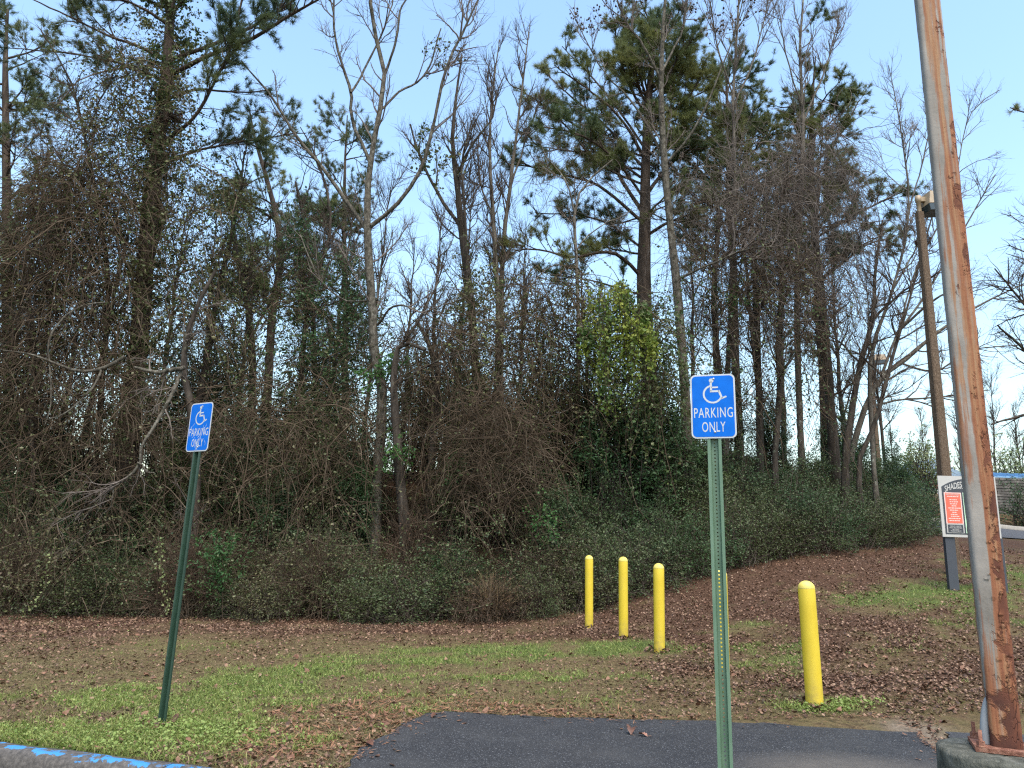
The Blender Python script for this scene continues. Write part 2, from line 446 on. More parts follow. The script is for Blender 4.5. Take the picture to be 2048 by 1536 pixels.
# kerb with worn blue paint, in cast lengths
KS = -(KERB_B[1] - KERB_A[1]) / (KERB_B[0] - KERB_A[0])
m, nt, b = new_mat('kerb_concrete_blue_paint')
co = coords(nt); nf = noise(nt, 30, 6, .7, co)
c = ramp(nt, nf, [(.3, (.034, .030, .026)), (.5, (.075, .066, .058)), (.7, (.135, .12, .105))])
gm = N(nt, 'ShaderNodeNewGeometry'); sg = N(nt, 'ShaderNodeSeparateXYZ'); nt.links.new(gm.outputs['Position'], sg.inputs[0])
hgt = mth(nt, 'MULTIPLY_ADD', sg.outputs[2], 9.0, .62)        # more paint left towards the rounded top edge
pn = noise(nt, 7, 6, .72, co, .4)
f = ramp(nt, mth(nt, 'ADD', mth(nt, 'MULTIPLY', hgt, .42), mth(nt, 'MULTIPLY', pn, .75)), [(.66, (0, 0, 0)), (.69, (1, 1, 1))])
back = mth(nt, 'GREATER_THAN', mth(nt, 'ADD', mth(nt, 'MULTIPLY', sg.outputs[0], KS), sg.outputs[1]), KERB_A[1] + KERB_A[0] * KS + .055)
f2 = mth(nt, 'MULTIPLY', f, mth(nt, 'SUBTRACT', 1.0, back))
c = mixc(nt, f2, c, (.035, .20, .44))
nt.links.new(c, b.inputs['Base Color']); b.inputs['Roughness'].default_value = .8
bump(nt, b, mth(nt, 'ADD', nf, mth(nt, 'MULTIPLY', f2, .4)), .5, .01)
kerb_mat = m
kerb = struct(bpy.data.objects.new('kerb', None)); col.objects.link(kerb)
ka, kb = np.array(KERB_A), np.array(KERB_B); kd = (kb - ka) / np.linalg.norm(kb - ka); kn = np.array([-kd[1], kd[0]])   # kn points to the lawn
if kn[1] < 0: kn = -kn
prof = [(-.105, -.26), (-.095, -.10), (-.085, -.035), (-.065, -.008), (-.035, .006), (0, .010), (.05, .008), (.085, .004), (.09, -.26)]
kj = G(330, 1536)
tj = float(np.dot(np.array(kj[:2]) - ka, kd)); L = float(np.linalg.norm(kb - ka))
cuts = sorted(set([0.0] + [t for t in (tj - 4.6, tj - 1.55, tj, tj + 1.5) if 0 < t < L - .2] + [L]))
for s0, s1 in zip(cuts[:-1], cuts[1:]):
    mb = MB(); ns = max(2, int((s1 - s0) / .05)); ts = np.linspace(s0 + .006, s1 - .006, ns)
    v = []
    for t in ts:
        for u, z in prof:
            q = ka + kd * t + kn * u
            v.append((q[0], q[1], z + .004 * math.sin(t * 7 + u * 30) + rng.normal(0, .0012)))
    k = len(prof); a_ = np.arange(ns - 1)[:, None]; c_ = np.arange(k - 1)[None]
    mb.add(v, np.stack([a_ * k + c_, a_ * k + c_ + 1, (a_ + 1) * k + c_ + 1, (a_ + 1) * k + c_], -1).reshape(-1, 4))
    v = np.asarray(v)
    for e0 in (0, (ns - 1) * k):
        mb.add(v[e0:e0 + k], [(0, q, q + 1) for q in range(1, k - 1)])
    mb.build('kerb_stone', kerb_mat, kerb)

# ------------------------------------------------------------------ parking signs
white = plain('sign_white', (.46, .47, .48), .45, 0, .05, 20)
def bluemat():
    m, nt, b = new_mat('sign_blue')
    n1 = noise(nt, 9, 5, .6, coords(nt)); n2 = noise(nt, 55, 3, .6, coords(nt))
    c = ramp(nt, n1, [(.3, (.0, .10, .44)), (.7, (.0005, .135, .58))])
    c = mixc(nt, ramp(nt, n2, [(.70, (0, 0, 0)), (.78, (.5, .5, .5))]), c, (.06, .20, .46))
    nt.links.new(c, b.inputs['Base Color']); b.inputs['Roughness'].default_value = .6; b.inputs['Specular IOR Level'].default_value = .15
    return m
blue = bluemat(); alu = plain('sign_aluminium', (.5, .51, .52), .4, .8)
def green_post(name, a, c2):
    m, nt, b = new_mat(name)
    n1 = noise(nt, 14, 6, .65, coords(nt, (1, 1, .25))); n2 = noise(nt, 50, 4, .7, coords(nt, (1, 1, .3)))
    c = ramp(nt, n1, [(.3, a), (.7, c2)])
    c = mixc(nt, ramp(nt, n2, [(.66, (0, 0, 0)), (.74, (.6, .6, .6))]), c, (.16, .15, .12))
    nt.links.new(c, b.inputs['Base Color']); b.inputs['Roughness'].default_value = .45
    return m
gp1 = green_post('post_green', (.075, .14, .085), (.13, .205, .135)); gp2 = green_post('post_dark_green', (.012, .036, .022), (.028, .062, .040))
scratch = plain('sign_scratch', (.45, .52, .60), .6)
def channel_post(mb, z0, z1, holes_from):
    """U-channel: flanges at the front, recessed web with punched holes"""
    hw, wb, dp, th = .047, .019, .032, .0035
    prof = [(-hw, 0), (-.027, 0), (-wb, dp), (wb, dp), (.027, 0), (hw, 0)]
    pz = np.array([z0, z1])
    for (xa, ya), (xb, yb) in ((prof[0], prof[1]), (prof[1], prof[2]), (prof[3], prof[4]), (prof[4], prof[5])):
        d = nrm(np.array([xb - xa, yb - ya])); nn = np.array([-d[1], d[0]]) * th
        q = [(xa, ya), (xb, yb), (xb + nn[0], yb + nn[1]), (xa + nn[0], ya + nn[1])]
        v = [(x, y, z) for z in pz for x, y in q]
        mb.add(v, [(0, 1, 5, 4), (1, 2, 6, 5), (2, 3, 7, 6), (3, 0, 4, 7), (0, 3, 2, 1), (4, 5, 6, 7)])
    h = .0050; step = .0254
    zs = np.arange(holes_from, z1 - .02, step)
    cuts = [z0] + [z for q in zs for z in (q - h, q + h)] + [z1]
    xc = [-wb, -h, h, wb]
    for q in range(len(cuts) - 1):
        for w in range(3):
            if w == 1 and q % 2 == 1: continue
            x0_, x1_ = xc[w], xc[w + 1]
            v = [(x0_, dp, cuts[q]), (x1_, dp, cuts[q]), (x1_, dp, cuts[q + 1]), (x0_, dp, cuts[q + 1])]
            v += [(x, y + th, z) for x, y, z in v]
            mb.add(v, [(0, 1, 2, 3), (7, 6, 5, 4)])
def wheelchair(mb, cx, cz, s, y):
    c = [(math.cos(t), math.sin(t)) for t in np.linspace(0, 2 * math.pi, 20)[:-1]]
    n = len(c); v = [(cx - .02 * s + .085 * s * p[0], y, cz + .83 * s + .085 * s * p[1]) for p in c] + [(cx - .02 * s, y, cz + .83 * s)]
    mb.add(v, [(q, (q + 1) % n, n) for q in range(n)])
    o = lambda pts: [(cx + px * s, cz + pz * s) for px, pz in pts]
    w = .075 * s
    stroke(mb, o([(-.035, .80), (-.035, .41)]), w, y)
    stroke(mb, o([(-.03, .56), (.22, .56)]), w * .8, y)
    stroke(mb, o([(-.078, .41), (.27, .41)]), w, y)
    stroke(mb, o([(.245, .44), (.36, .12)]), w, y)
    stroke(mb, o([(.325, .12), (.52, .20)]), w * .85, y)
    a = np.linspace(R_(105), R_(335), 26)
    stroke(mb, [(cx + s * (.02 + .33 * math.cos(t)), cz + s * (.30 + .33 * math.sin(t))) for t in a], w * .9, y)
def parking_sign(label, base, rotz, lean, top_z, postmat, worn):
    t = thing('parking_sign', label, 'sign', base, 0, 'blue parking signs on channel posts')
    t.rotation_euler = (lean[0], lean[1], rotz)
    H = top_z - base[2]
    mb = MB(); channel_post(mb, -.25, H - .06, .06); mb.build('post', postmat, t, smooth=False)
    w, h = .305, .457; cz = H - h / 2
    mb = MB(); prism(mb, rrect(w, h, .036, 0, cz), -.0045, -.002); pan = mb.build('sign_panel', white, t, smooth=False)
    mb = MB(); prism(mb, rrect(w - .022, h - .022, .028, 0, cz), -.0062, -.0046); mb.build('blue_face', blue, pan, smooth=False)
    mb = MB(); wheelchair(mb, -.004, cz + .030, .185, -.0070); mb.build('wheelchair_symbol', white, pan, smooth=False)
    mb = MB(); text_mesh(mb, 'PARKING', .072, 0, cz - .047, -.0070, .262, .004, None, 1.12); mb.build('lettering', white, pan, smooth=False)
    mb = MB(); text_mesh(mb, 'ONLY', .072, 0, cz - .148, -.0070, .158, .004, None, 1.12); mb.build('lettering', white, pan, smooth=False)
    for z in (cz + .195, cz - .185):
        mb = MB(); lathe(mb, [(.0001, .004), (.006, .0035), (.0085, 0)], 8)
        v = mb.v[0]; v = np.stack([v[:, 0] + .008, -.0062 - v[:, 2], v[:, 1] + z], 1); mb.v[0] = v
        mb.build('bolt', alu, pan)
    if worn:
        mb = MB(); r = np.random.default_rng(2)
        for (x, z, L_, n_) in ((.0, cz - .18, .07, 16), (.075, cz - .01, .05, 6), (-.06, cz - .12, .06, 4), (.1, cz - .14, .05, 3), (-.1, cz + .01, .06, 4), (.02, cz - .09, .05, 6)):
            for _ in range(n_):
                x0_ = x + r.normal(0, .012); z0_ = z + r.normal(0, .02); a = r.normal(1.57, .5); l = L_ * r.uniform(.3, .9)
                p = [(x0_ + l * s * math.cos(a) + r.normal(0, .002), z0_ + l * s * math.sin(a)) for s in (-.5, -.15, .2, .5)]
                stroke(mb, p, r.uniform(.0015, .004), -.0066)
        mb.build('scratches', scratch, pan, smooth=False, kind='stuff')
    return t
b1 = gp(1449, 5.2)
def top_at(base, py):
    lo, hi = base[2], base[2] + 22
    for _ in range(40):
        m_ = (lo + hi) / 2
        if proj((base[0], base[1], m_))[1] > py: lo = m_
        else: hi = m_
    return lo
s1 = gp(1454, 5.15); s1[2] = 0
parking_sign('blue accessible parking sign on green post standing on the asphalt path', s1, R_(-17), (0, R_(-.4), 0), top_at(s1, 749), gp1, False)
s2 = G(321, 1452)
parking_sign('scratched blue accessible parking sign on dark green post in the grass by the kerb', s2, R_(-30), (0, R_(.2), 0), top_at(s2, 806), gp2, True)

# ------------------------------------------------------------------ bollards
m, nt, b = new_mat('bollard_yellow')
co = coords(nt, (1, 1, .5)); n1 = noise(nt, 9, 5, .6, co); n2 = noise(nt, 34, 4, .75, co)
c = ramp(nt, n1, [(.3, (.54, .385, .014)), (.7, (.60, .445, .028))])
gz = N(nt, 'ShaderNodeTexCoord'); sz_ = N(nt, 'ShaderNodeSeparateXYZ'); nt.links.new(gz.outputs['Object'], sz_.inputs[0])
low = mth(nt, 'MULTIPLY', mth(nt, 'SUBTRACT', .14, sz_.outputs[2], clamp=True), 1.1)
f = ramp(nt, mth(nt, 'ADD', n2, low), [(.735, (0, 0, 0)), (.75, (1, 1, 1))])
c = mixc(nt, f, c, (.06, .045, .03))
n3 = noise(nt, 3, 4, .6, coords(nt, (1, 1, .12)))
c = mixc(nt, ramp(nt, n3, [(.55, (0, 0, 0)), (.8, (.35, .35, .35))]), c, (.56, .46, .17))
dirt = mth(nt, 'MULTIPLY', mth(nt, 'MULTIPLY_ADD', sz_.outputs[2], -3.2, 1.0, clamp=True), ramp(nt, noise(nt, 16, 5, .7, coords(nt)), [(.35, (0, 0, 0)), (.65, (1, 1, 1))]))
c = mixc(nt, mth(nt, 'MULTIPLY', dirt, .75), c, (.22, .15, .06))
scuff = ramp(nt, noise(nt, 5, 6, .75, coords(nt, (1, 1, .35), loc=(7, 2, 3))), [(.60, (0, 0, 0)), (.72, (.55, .55, .55))])
c = mixc(nt, scuff, c, (.42, .31, .05))
nt.links.new(c, b.inputs['Base Color']); b.inputs['Roughness'].default_value = .6
bump(nt, b, mth(nt, 'SUBTRACT', n1, f), .35, .006)
ymat = m
m2, nt, b = new_mat('bollard_cap')
c = ramp(nt, noise(nt, 12, 5, .6, coords(nt)), [(.3, (.60, .47, .07)), (.7, (.68, .55, .15))])  # cap yellow made paler than the tube: sky light from above, put into the colour
nt.links.new(c, b.inputs['Base Color']); b.inputs['Roughness'].default_value = .55
capmat = m2
def bollard(label, px, py, top, wpx, lean):
    base = G(px, py)
    q = proj(base)
    h = top_at(base, top) - base[2]
    r = wpx / 2 * base[1] / F * 1.02
    t = thing('bollard', label, 'bollard', base, rng.uniform(0, 6), 'yellow bollards on the lawn')
    t.rotation_euler = (lean[0], lean[1], rng.uniform(0, 6.2))
    seam = h - r * .95
    mb = MB(); pr = [(r, -.2)] + [(r * (1 + .004 * math.sin(z * 9)), z) for z in np.linspace(0, seam - .004, 8)] + [(r * .985, seam)]
    lathe(mb, pr, 28); mb.build('tube', ymat, t)
    mb = MB(); lathe(mb, [(r * .985, seam + .0005), (r * 1.0, seam + .004)] + [(max(.0005, r * math.cos(a)), seam + .006 + r * .93 * math.sin(a)) for a in np.linspace(.06, math.pi / 2, 9)], 28)
    mb.build('cap', capmat, t)
bollard('nearest and largest yellow bollard, beside the far edge of the asphalt path', 1630, 1415, 1162, 31, (0, R_(-1.2)))
bollard('yellow bollard hidden behind the green post of the nearer parking sign', 1446, 1345, 1139, 25, (0, 0))
bollard('right bollard of the row of three yellow bollards before the hedge', 1319, 1303, 1127, 20.5, (0, R_(0)))
bollard('middle bollard of the row of three yellow bollards before the hedge', 1247, 1275, 1114, 17.5, (0, R_(.3)))
bollard('left and farthest bollard of the row of three yellow bollards before the hedge', 1178, 1256, 1111, 15.5, (0, R_(.6)))

# ------------------------------------------------------------------ rusty steel pole on its concrete pier
m, nt, b = new_mat('rusty_painted_steel')
co = coords(nt); sx = N(nt, 'ShaderNodeSeparateXYZ'); nt.links.new(co, sx.inputs[0])
X_, Z_ = sx.outputs[0], sx.outputs[2]
st = noise(nt, 1.0, 5, .6, coords(nt, (16, 16, .35)))            # vertical streaks
st2 = noise(nt, 1.0, 6, .7, coords(nt, (34, 34, .9), loc=(5, 2, 1)))
pat = noise(nt, 5.5, 6, .72, coords(nt, (1, 1, .75), loc=(1, 4, 2)), .6)
pat2 = noise(nt, 3.0, 5, .7, coords(nt, (1.3, 1.3, .8), loc=(8, 3, 4)), .8)
paint = ramp(nt, noise(nt, 4, 5, .6, coords(nt, (1, 1, .4))), [(.3, (.17, .15, .125)), (.5, (.26, .232, .20)), (.7, (.33, .297, .26))])
# how far rust has spread: right half of the face and towards the foot
wob = mth(nt, 'MULTIPLY_ADD', noise(nt, 1.0, 4, .65, coords(nt, (7, 7, 1.1), loc=(4, 4, 9))), 1.1, -.55)
amt = mth(nt, 'ADD', mth(nt, 'ADD', mth(nt, 'MULTIPLY_ADD', X_, 2.4, .115), wob), mth(nt, 'MULTIPLY', mth(nt, 'SUBTRACT', 1.9, Z_, clamp=False), .035))
amt = mth(nt, 'MAXIMUM', amt, mth(nt, 'MULTIPLY_ADD', mth(nt, 'SUBTRACT', 1.0, Z_), .42, mth(nt, 'MULTIPLY_ADD', X_, 1.2, .05)))
stain_f = ramp(nt, mth(nt, 'ADD', mth(nt, 'MULTIPLY_ADD', st, 1.9, -.5), amt), [(.47, (0, 0, 0)), (.55, (.7, .7, .7)), (.68, (1, 1, 1))])
stain = ramp(nt, st2, [(.3, (.17, .062, .034)), (.46, (.25, .10, .048)), (.6, (.31, .165, .085)), (.8, (.34, .24, .15))])
c = mixc(nt, stain_f, paint, stain)
rust_f = ramp(nt, mth(nt, 'ADD', mth(nt, 'MULTIPLY', pat, .85), mth(nt, 'MULTIPLY', amt, .72)), [(.62, (0, 0, 0)), (.67, (1, 1, 1))])
rust = ramp(nt, pat2, [(.3, (.060, .025, .018)), (.5, (.125, .045, .026)), (.7, (.23, .09, .040))])
c = mixc(nt, rust_f, c, rust)
vor = N(nt, 'ShaderNodeTexVoronoi', feature='DISTANCE_TO_EDGE'); vor.inputs['Scale'].default_value = 14
wv = N(nt, 'ShaderNodeVectorMath', operation='ADD'); nt.links.new(coords(nt, (1, 1, .8)), wv.inputs[0])
nzv = N(nt, 'ShaderNodeTexNoise'); nzv.inputs['Scale'].default_value = 9; sc_ = N(nt, 'ShaderNodeVectorMath', operation='SCALE'); sc_.inputs['Scale'].default_value = .08
nt.links.new(nzv.outputs['Color'], sc_.inputs[0]); nt.links.new(sc_.outputs[0], wv.inputs[1]); nt.links.new(wv.outputs[0], vor.inputs['Vector'])
crk = mth(nt, 'MULTIPLY', ramp(nt, vor.outputs['Distance'], [(.0, (1, 1, 1)), (.055, (0, 0, 0))]), ramp(nt, mth(nt, 'ADD', mth(nt, 'MULTIPLY', pat2, .8), mth(nt, 'MULTIPLY', amt, .65)), [(.62, (0, 0, 0)), (.68, (1, 1, 1))]))
c = mixc(nt, mth(nt, 'MULTIPLY', crk, .8), c, (.07, .028, .02))
bare_f = ramp(nt, noise(nt, 4.2, 4, .6, coords(nt, (1, 1, .8), loc=(2, 9, 5)), .5), [(.70, (0, 0, 0)), (.71, (1, 1, 1))])
c = mixc(nt, mth(nt, 'MULTIPLY', bare_f, mth(nt, 'SUBTRACT', 1.0, rust_f)), c, (.19, .175, .155))
spk = ramp(nt, noise(nt, 26, 3, .7, coords(nt)), [(.72, (0, 0, 0)), (.735, (1, 1, 1))])
c = mixc(nt, spk, c, (.13, .07, .05))
nt.links.new(c, b.inputs['Base Color']); b.inputs['Roughness'].default_value = .78; b.inputs['Specular IOR Level'].default_value = .25
hh = mth(nt, 'SUBTRACT', mth(nt, 'MULTIPLY', noise(nt, 22, 5, .7, coords(nt)), .35), mth(nt, 'ADD', rust_f, mth(nt, 'ADD', crk, bare_f)))
bump(nt, b, hh, .7, .012)
rustmat = m
conc = barkmat('mossy_concrete', [(.05, .052, .042), (.105, .105, .085), (.19, .185, .155)], 9, .6, (.25, .25, .20), .62, .9)
rust_plain = barkmat('rust_plate', [(.12, .05, .035), (.24, .11, .075), (.36, .20, .14)], 18, 1)
PX, PY, PZ = 3.44, 5.22, .33
pp = P(2011, 1490, PY); PX, PZ = float(pp[0]), float(pp[2])
pole = thing('rusty_pole', 'tall rusty grey steel pole with peeling paint on a concrete pier', 'pole', (PX, PY, PZ), R_(-24))
mb = MB()
hw = .089; rc = .028; ring = []
for sx_, sy_, a0 in ((1, 1, 0), (-1, 1, 90), (-1, -1, 180), (1, -1, 270)):
    for t_ in range(5):
        a = R_(a0 + 90 * t_ / 4); ring.append((sx_ * (hw - rc) + rc * math.cos(a), sy_ * (hw - rc) + rc * math.sin(a)))
ring = np.array(ring); k = len(ring); zs = np.concatenate([np.linspace(0, 3, 60), np.linspace(3.1, 9, 50)])
r_ = np.random.default_rng(4)
v = np.stack([np.concatenate([ring * (1 - .012 * z) + r_.normal(0, .0012, ring.shape), np.full((k, 1), z)], 1) for z in zs]).reshape(-1, 3)
i = np.arange(len(zs) - 1)[:, None]; j = np.arange(k)[None]
mb.add(v, np.stack([i * k + j, i * k + (j + 1) % k, (i + 1) * k + (j + 1) % k, (i + 1) * k + j], -1).reshape(-1, 4))
shaft = mb.build('shaft', rustmat, pole)
mb = MB(); r_ = np.random.default_rng(8)                          # curled flakes of paint standing off the face
for q in range(22):
    z = r_.uniform(.05, 6.5) if q > 30 else r_.uniform(.05, 1.6)
    x = r_.uniform(-.03, .07)
    s = r_.uniform(.006, .018)
    y = -hw * (1 - .012 * z) - .001
    n_ = 6; pts = []
    for u in range(3):
        for w_ in range(3):
            pts.append((x + (u - 1) * s * r_.uniform(.7, 1.1), y - (.0 if w_ == 0 else r_.uniform(.002, .009)) , z + (w_ - 1) * s * r_.uniform(.8, 1.3)))
    mb.add(pts, [(0, 1, 4, 3), (1, 2, 5, 4), (3, 4, 7, 6), (4, 5, 8, 7)])
mb.build('paint_flakes', rustmat, shaft, kind='stuff', smooth=False)
mb = MB(); box(mb, (-.19, -.17, -.028), (.19, .19, -.002)); mb.build('base_plate', rust_plain, pole, smooth=False)
for sx_ in (-1, 1):
    for sy_ in (-1, 1):
        mb = MB(); lathe(mb, [(.0001, .10), (.012, .098), (.013, -.05)], 10, (sx_ * .155, sy_ * .145, 0)); bo = mb.build('anchor_bolt', rust_plain, pole)
        mb = MB(); lathe(mb, [(.0001, .035), (.024, .034), (.026, .008), (.03, .004), (.03, -.001)], 6, (sx_ * .155, sy_ * .145, 0)); mb.build('nut', rust_plain, bo, smooth=False)
mb = MB()                                                        # grey conduit guard beside the foot
cv_ = [(-.112 + .034 * t * t, -.02, .0 + .30 * t) for t in np.linspace(0, 1, 12)]
tubes(mb, [cv_], [[.030 * math.sqrt(max(.02, 1 - t ** 2.2)) for t in np.linspace(0, 1, 12)]], 10)
mb.build('conduit', plain('pvc_grey', (.24, .25, .26), .6), pole)
pier = thing('concrete_pier', 'round mossy concrete pier under the rusty pole', 'pier', (PX, PY, 0))
mb = MB(); zt = PZ - .03; r_ = np.random.default_rng(6)
pr = [(.0001, zt), (.2, zt - .003), (.36, zt - .004), (.392, zt - .012), (.402, zt - .035), (.400, zt - .12), (.402, .1), (.405, -.2)]
lathe(mb, pr, 40); v = mb.v[0]; ang = np.arctan2(v[:, 1], v[:, 0])
dis = 1 + .012 * np.sin(ang * 5 + v[:, 2] * 9) + r_.normal(0, .006, len(v)); v[:, :2] *= dis[:, None]; v[40:, 2] += r_.normal(0, .003, len(v) - 40)
mb.build('pier_body', conc, pier)

# ------------------------------------------------------------------ concrete light pole and the far one
agg = barkmat('aggregate_concrete', [(.060, .040, .026), (.115, .080, .054), (.20, .15, .108)], 38, .8, None, .6, .5)
tan = plain('lamp_tan', (.30, .225, .14), .5); lens = plain('lamp_lens', (.02, .03, .03), .25)
def lamp(label, base, top_z, w0, w1, rotz, head):
    t = thing('light_pole', label, 'lamp post', base, rotz, 'parking lot light poles')
    H = top_z - base[2]; mb = MB(); c_ = .22
    rr = lambda w: np.array([(w * (1 - c_), -w), (w, -w * (1 - c_)), (w, w * (1 - c_)), (w * (1 - c_), w), (-w * (1 - c_), w), (-w, w * (1 - c_)), (-w, -w * (1 - c_)), (-w * (1 - c_), -w)])
    zs = np.linspace(-.3, H, 14); v = np.stack([np.concatenate([rr(w0 + (w1 - w0) * max(0, z) / H), np.full((8, 1), z)], 1) for z in zs]).reshape(-1, 3)
    i = np.arange(13)[:, None]; j = np.arange(8)[None]
    mb.add(v, np.stack([i * 8 + j, i * 8 + (j + 1) % 8, (i + 1) * 8 + (j + 1) % 8, (i + 1) * 8 + j], -1).reshape(-1, 4))
    mb.add(v[-8:], [(0, q, q + 1) for q in range(1, 7)])
    mb.build('shaft', agg, t, smooth=False)
    s = head
    mb = MB(); lathe(mb, [(.045 * s, H - .05), (.045 * s, H + .22 * s), (.06 * s, H + .23 * s), (.06 * s, H + .36 * s), (.0001, H + .37 * s)], 10); mb.build('tenon', tan, t)
    mb = MB(); v = [(.10, -.20, .13), (.68, -.20, .20), (.68, .20, .20), (.10, .20, .13), (.16, -.16, .42), (.60, -.16, .44), (.60, .16, .44), (.16, .16, .42)]
    v = [(x * s, y * s, H + z * s) for x, y, z in v]
    mb.add(v, [(0, 3, 2, 1), (4, 5, 6, 7), (0, 1, 5, 4), (1, 2, 6, 5), (2, 3, 7, 6), (3, 0, 4, 7)]); hd = mb.build('lamp_head', tan, t, smooth=False)
    mb = MB(); v = [(.115, -.205, -.02), (.685, -.205, .05), (.685, .205, .05), (.115, .205, -.02), (.10, -.19, .128), (.68, -.19, .198), (.68, .19, .198), (.10, .19, .128)]
    v = [(x * s, y * s, H + z * s) for x, y, z in v]
    mb.add(v, [(0, 3, 2, 1), (4, 5, 6, 7), (0, 1, 5, 4), (1, 2, 6, 5), (2, 3, 7, 6), (3, 0, 4, 7)]); mb.build('lens', lens, hd, smooth=False)
    mb = MB(); box(mb, (.03 * s, -.04 * s, H + .24 * s), (.17 * s, .04 * s, H + .34 * s)); mb.build('bracket', tan, t, smooth=False)
lb = gp(1908, 16.2)
lamp('tall square concrete light pole behind the park rules sign', lb, top_at(lb, 425), .118, .075, R_(4), 1.15)
lb2 = gp(1760, 36.0)
lamp('distant light pole between the bare trunks right of the hedge', lb2, top_at(lb2, 728), .11, .08, R_(0), 1.1)

# ------------------------------------------------------------------ park rules sign
sl = gp(1912, 14.6); slate = plain('slate_post', (.040, .045, .056), .6); dark = plain('print_dark', (.035, .04, .05), .5)
redm = plain('print_red', (.62, .115, .065), .5, 0, .06); grm = plain('print_green', (.07, .38, .14), .5, 0, .06); cream = plain('panel_cream', (.42, .405, .375), .5, 0, .05)
grl = plain('print_pale_green', (.50, .72, .50), .5)
t = thing('park_rules_sign', 'cream rules sign with red and green panels on two slate posts behind the rusty pole', 'sign', sl, R_(-6))
zt = top_at(sl, 952) - sl[2]; zb = top_at(sl, 1074) - sl[2]; Hs = zt - zb
W = 1.06; x0 = -.155
mb = MB(); box(mb, (-.105, .0, -.3), (.07, .10, zb + .05)); mb.build('post', slate, t, smooth=False)
mb = MB(); box(mb, (x0 + W - .13, .0, -.5), (x0 + W + .03, .10, zb + .05)); mb.build('post', slate, t, smooth=False)
mb = MB(); box(mb, (x0, -.03, zb), (x0 + W, -.005, zt)); pan = mb.build('sign_panel', cream, t, smooth=False)
xa, xb = x0 + .055, x0 + W - .055; zc = lambda f_: zt - f_ * Hs
cxm = (xa + xb) / 2; arch = [(x, zc(.045) - .155 * ((x - cxm) / (W / 2 - .055)) ** 2) for x in np.linspace(xb, xa, 13)]
mb = MB(); poly = arch + [(xa, zc(.955)), (xb, zc(.955))]; prism(mb, poly, -.034, -.0305); inner = mb.build('dark_panel', dark, pan, smooth=False)
def rect(nm, x_0, x_1, f0, f1, mat, y):
    mb = MB(); prism(mb, [(x_0, zc(f1)), (x_1, zc(f1)), (x_1, zc(f0)), (x_0, zc(f0))], y, y + .003); return mb.build(nm, mat, pan, smooth=False)
xm = xa + .345
pale = plain('print_pale_red', (.78, .50, .45), .5)
rect('red_border', xa + .03, xm, .275, .785, pale, -.038); rect('red_notice', xa + .05, xm - .02, .29, .775, redm, -.0415)
rect('notice_border', xa + .03, xm, .787, .935, cream, -.038); rect('dark_notice', xa + .05, xm - .02, .80, .925, dark, -.0415)
rect('green_border', xm + .03, xb - .03, .275, .935, grl, -.038); rect('green_notice', xm + .05, xb - .05, .29, .925, grm, -.0415)
mb = MB(); text_mesh(mb, 'SHADES MOUNTAIN', .12, cxm, zc(.135), -.0375, .84, .02, .58); mb.build('lettering', cream, pan, smooth=False)
mb = MB()
for q in range(6):
    c0 = (xa + .22 + q * .033, zc(.205)); prism(mb, [(c0[0] - .009, c0[1] - .009), (c0[0] + .009, c0[1] - .009), (c0[0] + .009, c0[1] + .009), (c0[0] - .009, c0[1] + .009)], -.037, -.0345)
mb.build('star_row', cream, pan, smooth=False, kind='stuff')
mb = MB(); stroke(mb, [(xa + .40 + .07 * math.sin(s_ * 3.0), zc(.135) - .16 * s_) for s_ in np.linspace(0, 1, 9)], .022, -.0372)
stroke(mb, [(xa + .40 + (.03 - .05 * s_), zc(.135) - .155 - .012 * math.sin(s_ * 3)) for s_ in np.linspace(-1, 1, 5)], .016, -.0374); mb.build('emblem', cream, pan, smooth=False, kind='stuff')
xc = (xa + .05 + xm - .02) / 2
for s_, f_ in (('GOLF CARTS', .825), ('NOT ALLOWED', .851), ('BEYOND', .877), ('THIS POINT', .903)):
    mb = MB(); text_mesh(mb, s_, .021, xc, zc(f_), -.0425, .020 * len(s_), .02); mb.build('lettering', cream, pan, smooth=False)
mb = MB(); text_mesh(mb, 'NOT ALLOWED', .026, xc, zc(.312), -.0425, .24, .02); mb.build('lettering', cream, pan, smooth=False)
r_ = np.random.default_rng(3)
mb = MB()                                                        # lines of print too small to read
for f_, w_ in ((.342, .21), (.395, .13), (.428, .13), (.462, .13), (.495, .07), (.53, .20), (.565, .15), (.60, .07), (.635, .13), (.665, .13), (.70, .22), (.735, .20)):
    x_ = xc - w_ / 2
    while x_ < xc + w_ / 2 - .01:
        l_ = r_.uniform(.015, .05); prism(mb, [(x_, zc(f_) - .008), (x_ + l_, zc(f_) - .008), (x_ + l_, zc(f_) + .008), (x_, zc(f_) + .008)], -.0425, -.0418); x_ += l_ + .008
mb.build('small_print', pale, pan, smooth=False, kind='stuff')
mb = MB(); xg0, xg1 = xm + .07, xb - .07; dg = plain('print_dark_green', (.02, .16, .06), .5)
for f_ in np.arange(.32, .91, .036):
    w_ = r_.uniform(.12, .3); x_ = (xg0 + xg1) / 2 - w_ / 2; e_ = x_ + w_
    while x_ < e_:
        l_ = r_.uniform(.015, .05); prism(mb, [(x_, zc(f_) - .008), (x_ + l_, zc(f_) - .008), (x_ + l_, zc(f_) + .008), (x_, zc(f_) + .008)], -.0425, -.0418); x_ += l_ + .008
mb.build('small_print', dg, pan, smooth=False, kind='stuff')

